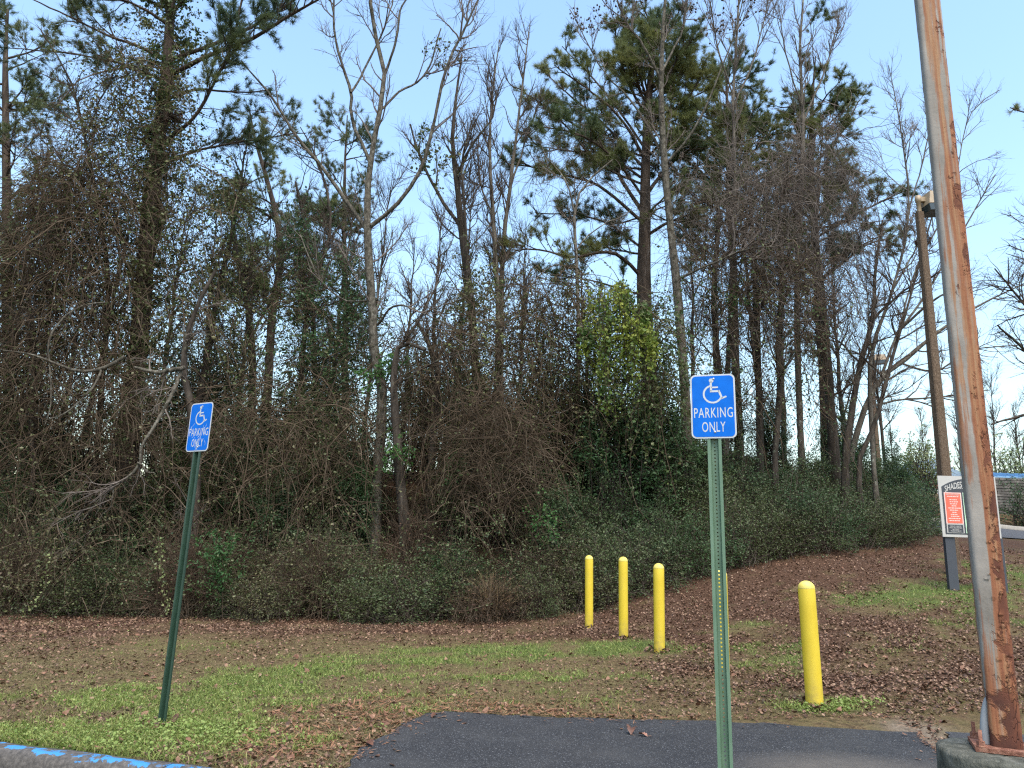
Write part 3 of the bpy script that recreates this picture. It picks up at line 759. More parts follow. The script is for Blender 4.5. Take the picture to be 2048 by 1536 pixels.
# ------------------------------------------------------------------ far right: road, kerb, stone wall, buildings
xs = np.linspace(13.5, 60, 60)
def strip(name, y0, y1, dz, mat, n=6):
    ys = np.linspace(y0, y1, n); Xg, Yg = np.meshgrid(xs, ys); Zg = terrain(Xg, Yg) + dz
    mb = MB(); a_ = np.arange(n - 1)[:, None]; c_ = np.arange(59)[None]
    mb.add(np.stack([Xg, Yg, Zg], -1).reshape(-1, 3), np.stack([a_ * 60 + c_, a_ * 60 + c_ + 1, (a_ + 1) * 60 + c_ + 1, (a_ + 1) * 60 + c_], -1).reshape(-1, 4))
    return struct(mb.build(name, mat))
strip('road', 24.5, 29.6, .035, asphalt('asphalt_road', 2.4))
mb = MB(); kp = [(0, 0), (0, .15), (.03, .17), (.2, .17), (.2, 0)]
v = np.stack([np.stack([xs, np.full(60, 29.6 + u), terrain(xs, np.full(60, 29.7)) + w_], 1) for u, w_ in kp], 1).reshape(-1, 3)
a_ = np.arange(59)[:, None]; c_ = np.arange(4)[None]; mb.add(v, np.stack([a_ * 5 + c_, a_ * 5 + c_ + 1, (a_ + 1) * 5 + c_ + 1, (a_ + 1) * 5 + c_], -1).reshape(-1, 4))
struct(mb.build('road_kerb', plain('kerb_grey', (.26, .24, .21), .85)))
wall = thing('stone_wall', 'low dry stone retaining wall beyond the road at the right edge', 'wall', (22, 34.3, tz(22, 34.1)))
mb = MB(); r_ = np.random.default_rng(12); zc0 = tz(22, 34.0) - .4
for row in range(17):
    z0 = row * .125 - .2; x = -1.0 + r_.uniform(0, .3)
    while x < 14:
        l_ = r_.uniform(.25, .7); d_ = r_.uniform(0, .05); box(mb, (x, -.22 - d_, z0 + .008 + r_.uniform(0, .01)), (x + l_ - .012, .3, z0 + .117)); x += l_
mb.build('stone_courses', barkmat('wall_stone', [(.05, .045, .04), (.12, .11, .10), (.22, .20, .18)], 3, 1), wall, smooth=False, kind='stuff')
roofblue = plain('roof_blue_metal', (.16, .30, .46), .4, .2); darkwall = plain('shed_wall', (.06, .055, .05), .8)
bz = tz(26, 40)
sh = thing('pavilion', 'long low pavilion with blue metal roof above the stone wall', 'building', (33.0, 41.0, bz))
ztop = 1.5 + (1149 - 941) / F * 41 - bz; zev = 1.5 + (1149 - 958) / F * 40 - bz
mb = MB(); box(mb, (-6, .5, -.5), (9, 6, zev)); mb.build('wall', darkwall, sh, smooth=False)
mb = MB(); mb.add([(-6.6, -.3, zev - .02), (9.6, -.3, zev - .02), (9.6, 3, ztop), (-6.6, 3, ztop), (-6.6, 6.5, zev - .02), (9.6, 6.5, zev - .02), (-6.6, -.3, zev + .1), (9.6, -.3, zev + .1), (9.6, 3, ztop + .1), (-6.6, 3, ztop + .1), (-6.6, 6.5, zev + .1), (9.6, 6.5, zev + .1)],
                [(0, 1, 7, 6), (6, 7, 8, 9), (9, 8, 11, 10), (0, 3, 2, 1), (3, 4, 5, 2), (4, 10, 11, 5)])
rf = mb.build('roof', roofblue, sh, smooth=False)
mb = MB()
for x in np.arange(-6.4, 9.6, .45): mb.add([(x, -.3, zev + .1), (x + .04, -.3, zev + .1), (x + .04, 3, ztop + .1), (x, 3, ztop + .1), (x, -.3, zev + .15), (x + .04, -.3, zev + .15), (x + .04, 3, ztop + .15), (x, 3, ztop + .15)], [(4, 5, 6, 7), (0, 4, 7, 3), (1, 2, 6, 5), (0, 1, 5, 4)])
mb.build('standing_seams', roofblue, rf, smooth=False, kind='stuff')
hb = gp(1874, 44.0)
ho = thing('small_building', 'small gabled building with grey-blue roof and orange trim behind the hedge', 'building', hb)
zp = top_at(hb, 917) - hb[2]
mb = MB(); box(mb, (-1.6, 0, -.5), (1.6, 4, zp - 1.2)); wl = mb.build('wall', plain('pale_wall', (.55, .54, .52), .8), ho, smooth=False)
mb = MB(); box(mb, (-1.65, -.05, zp - 1.75), (1.65, -.003, zp - 1.25)); mb.build('orange_fascia', plain('orange', (.65, .12, .05), .5), ho, smooth=False)
mb = MB(); prism(mb, [(-2, zp - 1.2), (2, zp - 1.2), (0, zp)], -.4, 4.4); mb.build('roof', plain('roof_greyblue', (.22, .30, .38), .5), ho, smooth=False)
for x in (-.9, .9):
    mb = MB(); box(mb, (x - .35, -.03, zp - 3.2), (x + .35, -.005, zp - 2.2)); mb.build('window', lens, ho, smooth=False)

# ================================================================== vegetation
# ---- materials
bk_pine = barkmat('bark_pine', [(.020, .016, .013), (.062, .046, .036), (.13, .098, .076)], 9, .16, (.10, .105, .08), .66, 1.0)
bk_dark = barkmat('bark_dark', [(.018, .015, .012), (.050, .040, .032), (.10, .082, .066)], 10, .2, (.12, .125, .09), .60)
bk_grey = barkmat('bark_grey', [(.045, .038, .030), (.105, .09, .072), (.17, .15, .122)], 10, .25, (.27, .27, .22), .58)
bk_pale = barkmat('bark_pale_lichen', [(.036, .031, .025), (.095, .084, .066), (.20, .185, .15)], 14, .5, (.036, .034, .024), .52)
tw_brown = barkmat('twig_brown', [(.038, .028, .021), (.072, .055, .043), (.115, .094, .077)], 3, 1, None)
tw_grey = barkmat('twig_grey', [(.085, .068, .058), (.135, .112, .096), (.20, .17, .148)], 3, 1, None)
vine_mat = barkmat('vine_brown', [(.032, .022, .014), (.072, .051, .034), (.145, .112, .078)], 2, 1, None)
straw_mat = barkmat('straw', [(.16, .10, .055), (.26, .18, .10), (.34, .25, .15)], 3, 1, None)
lf_pine = leafmat('pine_needles', [(.048, .076, .034), (.082, .120, .050), (.13, .165, .068)], .5, .35, .45, (.18, .19, .062))
lf_pine2 = leafmat('pine_needles_blue', [(.040, .070, .040), (.066, .105, .056), (.10, .14, .072)], .5, .35, .45, (.13, .15, .058))
lf_ivy = leafmat('ivy_leaf', [(.028, .056, .022), (.050, .090, .032), (.080, .13, .044), (.12, .145, .055)], .42, .25, .8, (.10, .11, .040))
lf_olive = leafmat('olive_leaf', [(.055, .060, .024), (.10, .108, .040), (.155, .155, .062), (.125, .095, .045)], .5, .28, .7, (.065, .090, .030))
lf_priv = leafmat('privet_leaf', [(.022, .040, .017), (.042, .068, .026), (.070, .098, .038), (.11, .14, .058), (.15, .17, .085)], .40, .22, .9, (.070, .085, .030))  # last, palest tone paints a glint onto some of the leaves
lf_blue = leafmat('cedar_leaf', [(.028, .055, .026), (.050, .088, .038), (.078, .122, .052)], .45, .25, .55, (.075, .10, .036))
lf_low = leafmat('undergrowth_leaf', [(.036, .040, .018), (.066, .070, .030), (.105, .105, .044), (.16, .15, .070), (.085, .055, .034), (.19, .19, .10)], .5, .2, .8, (.060, .080, .028))  # last, palest tone is painted sheen on single leaves
lf_ever = leafmat('evergreen_leaf', [(.026, .062, .024), (.048, .098, .036), (.078, .14, .052)], .4, .25, .5, (.055, .10, .036))
lf_yel = leafmat('vine_leaf_yellow', [(.12, .18, .030), (.19, .25, .040), (.27, .31, .050), (.34, .35, .075)], .42, .32, 1.3, (.065, .125, .030))
lf_spring = leafmat('pale_leaf', [(.13, .17, .06), (.20, .24, .09), (.27, .29, .13)], .5, .3)
lf_fresh = leafmat('fresh_green_leaf', [(.035, .10, .028), (.062, .15, .040), (.10, .20, .055)], .45, .3)
lf_fern = leafmat('fern_green', [(.025, .075, .022), (.045, .11, .032), (.07, .15, .045)], .45, .3)
lf_redbr = leafmat('dead_leaf', [(.07, .035, .026), (.12, .062, .042), (.17, .095, .06)], .7, .15)

# ---- growth
def resample(pts, rad, n):
    pts = np.asarray(pts, float); rad = np.asarray(rad, float); m_ = len(pts)
    if m_ == 2:
        t = np.linspace(0, 1, n)[:, None]; return pts[0] + (pts[1] - pts[0]) * t, np.interp(np.linspace(0, 1, n), [0, 1], rad)
    d = np.concatenate([[0], np.cumsum(np.linalg.norm(np.diff(pts, axis=0), axis=1))]); d /= d[-1]
    e_ = np.concatenate([[2 * pts[0] - pts[1]], pts, [2 * pts[-1] - pts[-2]]])
    u = np.linspace(0, 1, n); i_ = np.clip(np.searchsorted(d, u, side='right') - 1, 0, m_ - 2)
    t = ((u - d[i_]) / np.maximum(d[i_ + 1] - d[i_], 1e-9))[:, None]
    a, b_, c_, d_ = e_[i_], e_[i_ + 1], e_[i_ + 2], e_[i_ + 3]
    q = .5 * (2 * b_ + (c_ - a) * t + (2 * a - 5 * b_ + 4 * c_ - d_) * t ** 2 + (3 * b_ - a - 3 * c_ + d_) * t ** 3)
    return q, np.interp(u, d, rad)
NS = 16
def path(pts, Y, ground=False, wig=.025, n=NS):
    W_ = np.array([P(q[0], q[1], Y + (q[3] if len(q) > 3 else 0)) for q in pts])
    r = np.array([q[2] / (2.3 if q[2] > 34 else 2.75) * (Y + (q[3] if len(q) > 3 else 0)) / F for q in pts])
    if ground:
        g = np.array([W_[0, 0], W_[0, 1], tz(W_[0, 0], W_[0, 1]) - .15])
        if W_[0, 2] - g[2] > .25:
            W_ = np.concatenate([[g], W_]); r = np.concatenate([[r[0] * 1.25], r])
        else: W_[0] = g
    q, rr = resample(W_, r, n)
    wv_ = rng.normal(0, 1, q.shape); wv_[0] = 0; wv_[1:-1] = (wv_[:-2] + wv_[1:-1] + wv_[2:]) / 3
    return q + wv_ * wig, rr * (1 + rng.normal(0, .05, len(rr)))
def spawn(Pp, Rp, m_, t0, t1, ang, L, n=5, r=.01, wob=.18, up=.04, taper=.6, asd=.22, lt=.45, gravity=0.0):
    B, n0, _ = Pp.shape
    ln = np.linalg.norm(np.diff(Pp, axis=1), axis=2).sum(1)
    idx = rng.choice(B, m_, p=ln / ln.sum()); t = rng.uniform(t0, t1, m_)
    f_ = np.minimum(t * (n0 - 1), n0 - 1.001); i_ = f_.astype(int); a = (f_ - i_)[:, None]
    p0, p1 = Pp[idx, i_], Pp[idx, i_ + 1]
    pos = p0 + (p1 - p0) * a; tan_ = nrm(p1 - p0)
    rp = Rp[idx, i_] * (1 - a[:, 0]) + Rp[idx, i_ + 1] * a[:, 0]
    rv = rng.normal(0, 1, (m_, 3)); pe = nrm(rv - (rv * tan_).sum(1, keepdims=True) * tan_)
    an = rng.normal(ang, asd, m_)[:, None]
    d = nrm(np.cos(an) * tan_ + np.sin(an) * pe)
    Ls = L * rng.uniform(.5, 1.25, m_) * (1 - lt * t)
    out = np.empty((m_, n, 3)); out[:, 0] = pos
    for k in range(1, n):
        d = nrm(d + rng.normal(0, wob, (m_, 3)) + np.array([0, 0, up - gravity * k / n]))
        out[:, k] = out[:, k - 1] + d * (Ls / (n - 1))[:, None]
    r0 = np.minimum(r * rng.uniform(.7, 1.3, m_), rp * .8)
    R = r0[:, None] * np.linspace(1, 1 - taper, n)[None]
    return out, R
def pts_on(Pp, m_, t0=0., t1=1.):
    B, n0, _ = Pp.shape
    idx = rng.integers(0, B, m_); f_ = np.minimum(rng.uniform(t0, t1, m_) * (n0 - 1), n0 - 1.001); i_ = f_.astype(int); a = (f_ - i_)[:, None]
    return Pp[idx, i_] * (1 - a) + Pp[idx, i_ + 1] * a, nrm(Pp[idx, i_ + 1] - Pp[idx, i_])
def leaves(mb, pos, size, flat=.35, droop=.25, aspect=.55):
    m_ = len(pos); s = size * rng.uniform(.55, 1.3, m_)[:, None]
    d = nrm(rng.normal(0, 1, (m_, 3)) * np.array([1, 1, .7]) + np.array([0, 0, -droop]))
    nn = rng.normal(0, 1, (m_, 3)) * np.array([1, 1, .8]) + np.array([0, 0, flat]); sd_ = nrm(np.cross(d, nn)); nn = np.cross(sd_, d)
    w = s * aspect / 2
    v = np.stack([pos, pos + d * s * .45 + sd_ * w + nn * w * .35, pos + d * s, pos + d * s * .45 - sd_ * w + nn * w * .35], 1)
    b_ = np.arange(m_)[:, None] * 4
    mb.add(v.reshape(-1, 3), np.concatenate([b_ + np.array([[0, 1, 2]]), b_ + np.array([[0, 2, 3]])]))
def tufts(mb, pos, d, K, L, w):
    m_ = len(pos)
    nd = nrm(d[:, None] * .75 + rng.normal(0, .62, (m_, K, 3)) + np.array([0, 0, .12]))
    ln = L * rng.uniform(.6, 1.15, (m_, K, 1)); sd_ = nrm(np.cross(nd, rng.normal(0, 1, (m_, K, 3)))) * w / 2
    b0 = pos[:, None] + rng.normal(0, .02, (m_, K, 3))
    v = np.stack([b0 - sd_, b0 + sd_, b0 + nd * ln], 2)
    f_ = np.arange(m_ * K * 3).reshape(-1, 3); mb.add(v.reshape(-1, 3), f_)
def cat(lst): return np.concatenate([q[0] for q in lst]), np.concatenate([q[1] for q in lst])

def woody(name, label, cat_, trunk, limbs, bark, twig, spec, group=None, extra=None, tk=9, limb_bark=None):
    """tree from a trunk path and hand-set limbs; SPEC lists the orders of finer branches"""
    org = trunk[0][0].copy(); org[2] += .15
    t = thing(name, label, cat_, org, 0, group)
    mb = MB(); tubes(mb, trunk[0][None], trunk[1][None], tk); mb.build('trunk', bark, t, org)
    for l in limbs:
        mb = MB(); tubes(mb, l[0][None], l[1][None], 6); mb.build('limb', limb_bark or bark, t, org)
    par = [(trunk[0][None], trunk[1][None])] + [(l[0][None], l[1][None]) for l in limbs]
    cur = cat(par); allp = []
    mb = MB()
    for s in spec:
        s = dict(s); tr = s.pop('trunk', False); k = s.pop('k', 3)
        src = cur if not tr else cat(par)
        q = spawn(src[0], src[1], **s); tubes(mb, q[0], q[1], k); allp.append(q); cur = q
    if spec: mb.build('twigs', twig, t, org, kind='stuff')
    return t, org, allp
def tw(a, b_, c_, L=1.6, t0=.35, up=.10, r=.022, ang=.75):
    """three orders of bare twigs"""
    return [dict(m_=a, t0=t0, t1=.97, ang=ang, L=L, n=7, r=r, wob=.14, up=up, trunk=True, k=4),
            dict(m_=b_, t0=.15, t1=1, ang=.6, L=L * .52, n=5, r=.0095, wob=.18, up=up),
            dict(m_=c_, t0=.15, t1=1, ang=.6, L=L * .28, n=3, r=.0055, wob=.2, up=up)]

# ---- pines ---------------------------------------------------------
def pine(label, trunk, limbs, auto, tuft, leafm, group='pine trees', bark=None, Lb=1.5, tl=.20, tw_=.011, K=20, boughs=(150, 900)):
    org = trunk[0][0].copy(); org[2] += .15
    t = thing('pine_tree', label, 'pine tree', org, 0, group)
    mb = MB(); tubes(mb, trunk[0][None], trunk[1][None], 10); mb.build('trunk', bark or bk_pine, t, org)
    for l in limbs:
        mb = MB(); tubes(mb, l[0][None], l[1][None], 6); mb.build('limb', bark or bk_pine, t, org)
    src = [(l[0][None], l[1][None]) for l in limbs]
    mb = MB()
    for (m_, t0, t1, L, ang) in auto:
        q = spawn(trunk[0][None], trunk[1][None], m_, t0, t1, ang, L, n=NS, r=.045, wob=.07, up=.012, taper=.75, lt=.35); tubes(mb, q[0], q[1], 5); src.append(q)
    s0 = cat(src)
    q1 = spawn(s0[0], s0[1], boughs[0], .25, 1, .75, Lb, n=6, r=.02, wob=.12, up=.05); tubes(mb, q1[0], q1[1], 4)
    q2 = spawn(q1[0], q1[1], boughs[1], .25, 1, .65, Lb * .42, n=3, r=.008, wob=.15, up=.08); tubes(mb, q2[0], q2[1], 3)
    mb.build('boughs', bark or bk_pine, t, org, kind='stuff')
    mb = MB(); p1, d1 = pts_on(q2[0], tuft, .45, 1.); tufts(mb, p1, d1, K, tl, tw_)
    p1, d1 = pts_on(q1[0], tuft // 5, .6, 1.); tufts(mb, p1, d1, K, tl, tw_)
    mb.build('needles', leafm, t, org, kind='stuff')
    return t
# big left pine, vine-clad
Y1 = 19.0
tr_left = path([(252, 1010, 52), (262, 850, 47), (278, 700, 44), (292, 520, 40), (312, 320, 37), (334, 150, 33), (342, 20, 30), (348, -120, 24), (352, -260, 12)], Y1, True, .02)
lm = [path([(338, 150, 15), (420, 112, 13, -.3), (520, 70, 11, -.6), (600, 20, 8, -.9), (690, -30, 5, -1.2)], Y1), path([(336, 120, 13), (430, 88, 12, .3), (520, 45, 10, .5), (585, 5, 8, .8), (640, -50, 4, 1)], Y1),
      path([(318, 290, 13), (385, 240, 11, -.6), (430, 165, 10, -.9), (465, 85, 8, -1.1), (486, 0, 7, -1.2), (500, -60, 4, -1.3)], Y1), path([(325, 200, 10), (400, 178, 8, .3), (470, 186, 6, .5), (540, 180, 3, .7)], Y1),
      path([(310, 330, 10), (400, 300, 8, .5), (500, 280, 6, .8), (612, 265, 3, 1)], Y1), path([(330, 120, 12), (270, 90, 9, -.5), (190, 60, 7, -.9), (110, 20, 5, -1.2), (40, -10, 3, -1.4)], Y1),
      path([(325, 160, 10), (250, 130, 8, .6), (160, 110, 6, 1), (60, 100, 4, 1.3), (0, 95, 2, 1.4)], Y1)]
pine('tall vine-clad pine at left, its trunk wrapped in ivy', tr_left, lm, [(9, .72, .98, 2.6, 1.25), (8, .8, 1, 2.0, .9)], 5200, lf_pine2, boughs=(170, 1100), K=14, tw_=.013)
# big pine right of centre
Y8 = 23.0
tr_big = path([(1302, 830, 40), (1296, 700, 37), (1288, 580, 36), (1290, 440, 33), (1291, 320, 30), (1296, 200, 24), (1306, 110, 16), (1312, 40, 8)], Y8, True, .02)
lm = [path([(1287, 445, 13), (1240, 405, 11, -.4), (1185, 365, 9, -.8), (1110, 345, 7, -1), (1020, 325, 4, -1.2)], Y8), path([(1288, 430, 14), (1250, 370, 12, .4), (1205, 290, 10, .7), (1150, 250, 7, .9), (1085, 215, 4, 1)], Y8),
      path([(1290, 560, 12), (1225, 505, 10, -.5), (1150, 515, 7, -.9), (1080, 500, 5, -1.1), (1015, 500, 3, -1.2)], Y8), path([(1292, 390, 12), (1340, 330, 10, .5), (1395, 290, 7, .8), (1440, 260, 4, 1)], Y8),
      path([(1291, 320, 12), (1245, 240, 9, -.8), (1190, 190, 7, -1.2), (1110, 130, 4, -1.5)], Y8), path([(1293, 470, 10), (1345, 440, 8, -.7), (1400, 420, 5, -1.1), (1450, 395, 3, -1.3)], Y8),
      path([(1294, 250, 10), (1330, 170, 8, .6), (1365, 110, 6, .9), (1390, 60, 3, 1)], Y8), path([(1289, 590, 8), (1235, 575, 6, .6), (1170, 560, 4, .9), (1100, 548, 3, 1)], Y8),
      path([(1290, 400, 10), (1230, 320, 8, -1.2), (1160, 270, 6, -1.9), (1075, 250, 3, -2.3)], Y8), path([(1292, 340, 10), (1220, 260, 8, 1.0), (1150, 200, 6, 1.6), (1090, 150, 3, 2)], Y8),
      path([(1292, 300, 9), (1230, 210, 7, .3), (1180, 150, 5, .5), (1125, 95, 3, .6)], Y8), path([(1290, 360, 9), (1210, 310, 7, .2), (1130, 300, 5, .3), (1050, 290, 3, .3)], Y8),
      path([(1290, 370, 9), (1200, 330, 7, -.6), (1120, 240, 5, -1), (1060, 190, 3, -1.2)], Y8), path([(1294, 260, 9), (1340, 230, 7, -.6), (1380, 190, 5, -1), (1415, 130, 3, -1.2)], Y8),
      path([(1288, 500, 9), (1220, 450, 7, .8), (1150, 430, 5, 1.2), (1070, 425, 3, 1.5)], Y8),
      path([(1295, 240, 9), (1250, 150, 7, .5), (1235, 90, 5, .7), (1230, 45, 3, .8)], Y8)]
pine('broad-crowned dark pine towering right of centre, tallest crown in the photo', tr_big, lm, [(22, .62, .97, 2.9, 1.15), (18, .76, 1, 2.4, .8), (4, .42, .55, 2.4, 1.5)], 19000, lf_pine, boughs=(640, 3600), Lb=1.1, K=11, tw_=.012, tl=.21)
Y9 = 25.5
tr = path([(1475, 800, 22), (1468, 600, 22), (1462, 450, 20), (1458, 330, 16), (1455, 230, 11), (1452, 140, 5)], Y9, True)
pine('dark pine just right of the tallest pine, behind the sweetgum', tr, [path([(1460, 400, 9), (1410, 350, 7, -.5), (1370, 320, 4, -.8)], Y9), path([(1458, 360, 9), (1510, 300, 7, .5), (1550, 255, 4, .8)], Y9)], [(36, .46, .98, 2.8, 1.1)], 9800, lf_pine, boughs=(260, 1700), K=12, tw_=.014)
Y10 = 24.0
tr = path([(1652, 900, 28), (1645, 700, 26), (1630, 500, 22), (1622, 350, 17), (1624, 230, 11), (1630, 115, 4)], Y10, True)
pine('slender pine with light tufted top, right of the vine drapery', tr, [path([(1640, 470, 8), (1710, 430, 7, -.4), (1770, 400, 4, -.7), (1815, 380, 3, -.9)], Y10), path([(1642, 560, 8), (1720, 500, 6, .5), (1790, 470, 3, .8)], Y10),
      path([(1626, 330, 8), (1680, 270, 6, .4), (1720, 200, 3, .6)], Y10)], [(38, .46, .98, 2.5, 1.0), (8, .32, .5, 2.4, 1.3)], 9500, lf_pine, boughs=(260, 1700), Lb=1.2, K=12, tw_=.014)
Y11 = 27.0
tr = path([(535, 800, 24), (545, 640, 23), (560, 500, 20), (540, 380, 14), (510, 280, 8), (498, 220, 4)], Y11, True)
pine('slim yellowish-topped pine behind, right of the left pine', tr, [path([(556, 470, 8), (620, 440, 6, .5), (690, 420, 3, .9)], Y11), path([(552, 440, 8), (480, 400, 6, -.5), (420, 390, 3, -.9)], Y11)], [(24, .4, .99, 2.4, 1.1)], 5600, lf_pine, boughs=(190, 1200), K=12, tw_=.014)
tr = path([(690, 830, 17), (690, 640, 16), (688, 480, 13), (690, 330, 8), (694, 230, 3)], 30.0, True)
pine('thin distant pine behind the sycamore, left of its trunk', tr, [], [(24, .3, .99, 2.6, 1.1)], 4200, lf_pine2, boughs=(160, 1000), K=12, tw_=.014)
tr = path([(20, 900, 30), (15, 600, 28), (12, 400, 24), (10, 200, 18), (14, 20, 8)], 24.5, True)
pine('pine at the left edge of the photo behind the vines', tr, [path([(12, 400, 9), (60, 370, 6, -.4), (110, 360, 3, -.7)], 24.5), path([(12, 470, 9), (80, 440, 6, .4), (140, 430, 3, .7)], 24.5)], [(22, .35, .99, 2.6, 1.1)], 4200, lf_pine2, boughs=(160, 1000), K=12, tw_=.014)
tr = path([(2200, 900, 45), (2190, 500, 40), (2185, 200, 30), (2180, -50, 12)], 21.0, True)
pine('pine beyond the right edge with one spray in view', tr, [path([(2186, 230, 9), (2120, 235, 7, -.2), (2060, 225, 5, -.4), (2020, 215, 3, -.5)], 21.0), path([(2186, 285, 8), (2120, 275, 6, .2), (2060, 255, 4, .3)], 21.0)], [], 150, lf_pine, boughs=(16, 60), Lb=.5)

# ---- hand-set bare trees -------------------------------------------
Yc = 18.2
tr = path([(748, 1085, 33), (752, 980, 30), (762, 870, 28), (765, 770, 27), (748, 690, 26), (744, 600, 25), (735, 480, 23), (736, 370, 20), (752, 260, 17), (770, 150, 14), (742, 30, 12), (748, -60, 9)], Yc, True, .012)
lm = [path([(738, 455, 15), (790, 410, 13, -.3), (840, 340, 12, -.5), (868, 250, 10, -.6), (895, 130, 9, -.7), (935, 45, 7, -.8), (960, -20, 5, -.8)], Yc),
      path([(740, 470, 13), (660, 355, 11, .4), (590, 270, 9, .7), (540, 190, 7, .8), (480, 120, 4, .9)], Yc), path([(742, 330, 12), (702, 235, 10, .3), (700, 180, 9, .3), (670, 70, 7, .4), (668, -20, 5, .4)], Yc),
      path([(702, 185, 8), (735, 130, 7, .5), (772, 50, 5, .6), (790, -20, 4, .7)], Yc), path([(768, 155, 9), (790, 90, 8, -.3), (802, 20, 6, -.4), (830, -30, 5, -.4)], Yc), path([(760, 220, 9), (800, 185, 7, .4), (850, 150, 6, .7), (880, 60, 4, .8)], Yc),
      path([(752, 650, 8), (800, 610, 6, -.7), (900, 650, 4, -1.2)], Yc), path([(756, 600, 7), (690, 600, 5, .4), (640, 560, 4, .5), (600, 470, 3, .7)], Yc)]
woody('bare_tree', 'pale-barked bare tree at centre, forking high into long limbs', 'tree', tr, lm, bk_pale, tw_grey, tw(60, 380, 1000, 1.9, .38), 'bare trees at the edge of the wood', tk=12)
tr = path([(812, 1075, 32), (802, 980, 28), (792, 860, 24), (786, 770, 20), (800, 690, 14), (850, 700, 10, -.3)], 17.6, True, .015)
woody('bare_tree', 'mossy crooked trunk leaning beside the pale central tree', 'tree', tr, [path([(800, 690, 10), (840, 640, 7), (880, 560, 5, .3)], 17.6), path([(786, 770, 7), (880, 720, 5, -.3), (960, 690, 3, -.6)], 17.6)], bk_dark, tw_brown, tw(20, 120, 260, 1.1, .4), 'bare trees at the edge of the wood')
tr = path([(858, 1000, 22), (868, 850, 19), (875, 740, 17), (860, 690, 12), (835, 640, 8)], 18.8, True)
woody('bare_tree', 'dark forked stump tree right of the mossy crooked trunk', 'tree', tr, [path([(872, 720, 12), (900, 680, 9), (915, 640, 6, .2)], 18.8)], bk_dark, tw_brown, tw(16, 110, 220, 1.0, .4), 'bare trees at the edge of the wood')
Yd = 20.5
tr = path([(955, 850, 26), (945, 650, 25), (938, 570, 24), (922, 450, 21), (914, 370, 18), (905, 290, 13), (912, 200, 9), (925, 110, 5)], Yd, True)
lm = [path([(922, 455, 12), (885, 400, 10, .4), (850, 335, 8, .6), (820, 250, 5, .8)], Yd), path([(914, 350, 10), (945, 290, 8, -.3), (985, 230, 5, -.5), (1005, 150, 3, -.6)], Yd), path([(935, 570, 10), (930, 430, 9, -.4), (924, 330, 7, -.5), (945, 240, 4, -.6)], Yd)]
woody('bare_tree', 'dark bare twin-stemmed tree between the central tree and the big pine', 'tree', tr, lm, bk_dark, tw_brown, tw(60, 380, 950, 1.8, .4, .16), 'bare trees at the edge of the wood')
tr = path([(990, 800, 16), (995, 620, 15), (988, 500, 14), (984, 400, 12), (980, 300, 9), (985, 180, 6), (1000, 80, 3)], Yd + .6, True)
woody('bare_tree', 'slim bare tree, left stem of the pair left of the big pine', 'tree', tr, [path([(986, 440, 7), (960, 350, 5), (955, 270, 3)], Yd + .6)], bk_grey, tw_brown, tw(50, 320, 800, 1.7, .35, .2), 'bare trees at the edge of the wood')
tr = path([(1000, 810, 16), (1004, 600, 15), (1008, 480, 13), (1022, 360, 11), (1036, 240, 8), (1050, 130, 5), (1062, 50, 3)], Yd + 1.0, True)
woody('bare_tree', 'slim bare tree, right stem of the pair left of the big pine', 'tree', tr, [path([(1020, 380, 7), (1045, 300, 5), (1085, 180, 3)], Yd + 1)], bk_grey, tw_brown, tw(50, 320, 800, 1.7, .35, .2), 'bare trees at the edge of the wood')
tr = path([(1158, 700, 11), (1155, 560, 10), (1150, 430, 9), (1170, 370, 6), (1225, 320, 4)], 20.0, True)
woody('bare_tree', 'small pale forked tree in front of the big pine boughs', 'tree', tr, [path([(1150, 430, 6), (1135, 370, 5), (1090, 310, 3, .3)], 20), path([(1153, 500, 5), (1190, 460, 4), (1265, 420, 3, .3)], 20)], bk_grey, tw_grey, tw(18, 90, 200, 1.2, .4), 'bare trees at the edge of the wood')
Yg = 19.6
tr = path([(1372, 820, 30), (1362, 700, 27), (1350, 560, 25), (1340, 440, 23), (1328, 300, 20), (1322, 180, 16), (1326, 60, 12), (1334, -60, 8), (1338, -160, 4)], Yg, True)
lm = [path([(1330, 320, 10), (1300, 260, 8, .3), (1262, 200, 6, .5), (1200, 130, 4, .7), (1140, 20, 3, .8)], Yg), path([(1326, 170, 10), (1290, 100, 8, -.3), (1250, 40, 6, -.4), (1225, -40, 4, -.5)], Yg), path([(1330, 330, 9), (1385, 260, 7, -.4), (1430, 170, 5, -.6), (1470, 60, 4, -.8), (1490, -30, 3, -.8)], Yg),
      path([(1325, 140, 8), (1360, 70, 6, .4), (1375, 0, 5, .5), (1390, -60, 3, .5)], Yg), path([(1352, 560, 8), (1420, 530, 6, -.5), (1490, 500, 4, -.8), (1560, 490, 2, -1)], Yg)]
t, org, tp = woody('bare_tree', 'tall pale sweetgum with hanging seed balls in front of the pines', 'tree', tr, lm, bk_pale, tw_grey, tw(70, 420, 1000, 1.6, .45, .16), 'bare trees at the edge of the wood')
p1, _ = pts_on(tp[2][0], 700, .6, 1); p1 = p1[p1[:, 2] > 9.5]
mb = MB(); ico = bmesh.new(); bmesh.ops.create_icosphere(ico, subdivisions=1, radius=.032); iv = np.array([v.co for v in ico.verts]); iff = np.array([[v.index for v in f_.verts] for f_ in ico.faces]); ico.free()
for q in p1: mb.add(iv + q - np.array([0, 0, .05]), iff)
mb.build('seed_balls', tw_brown, t, org, kind='stuff')
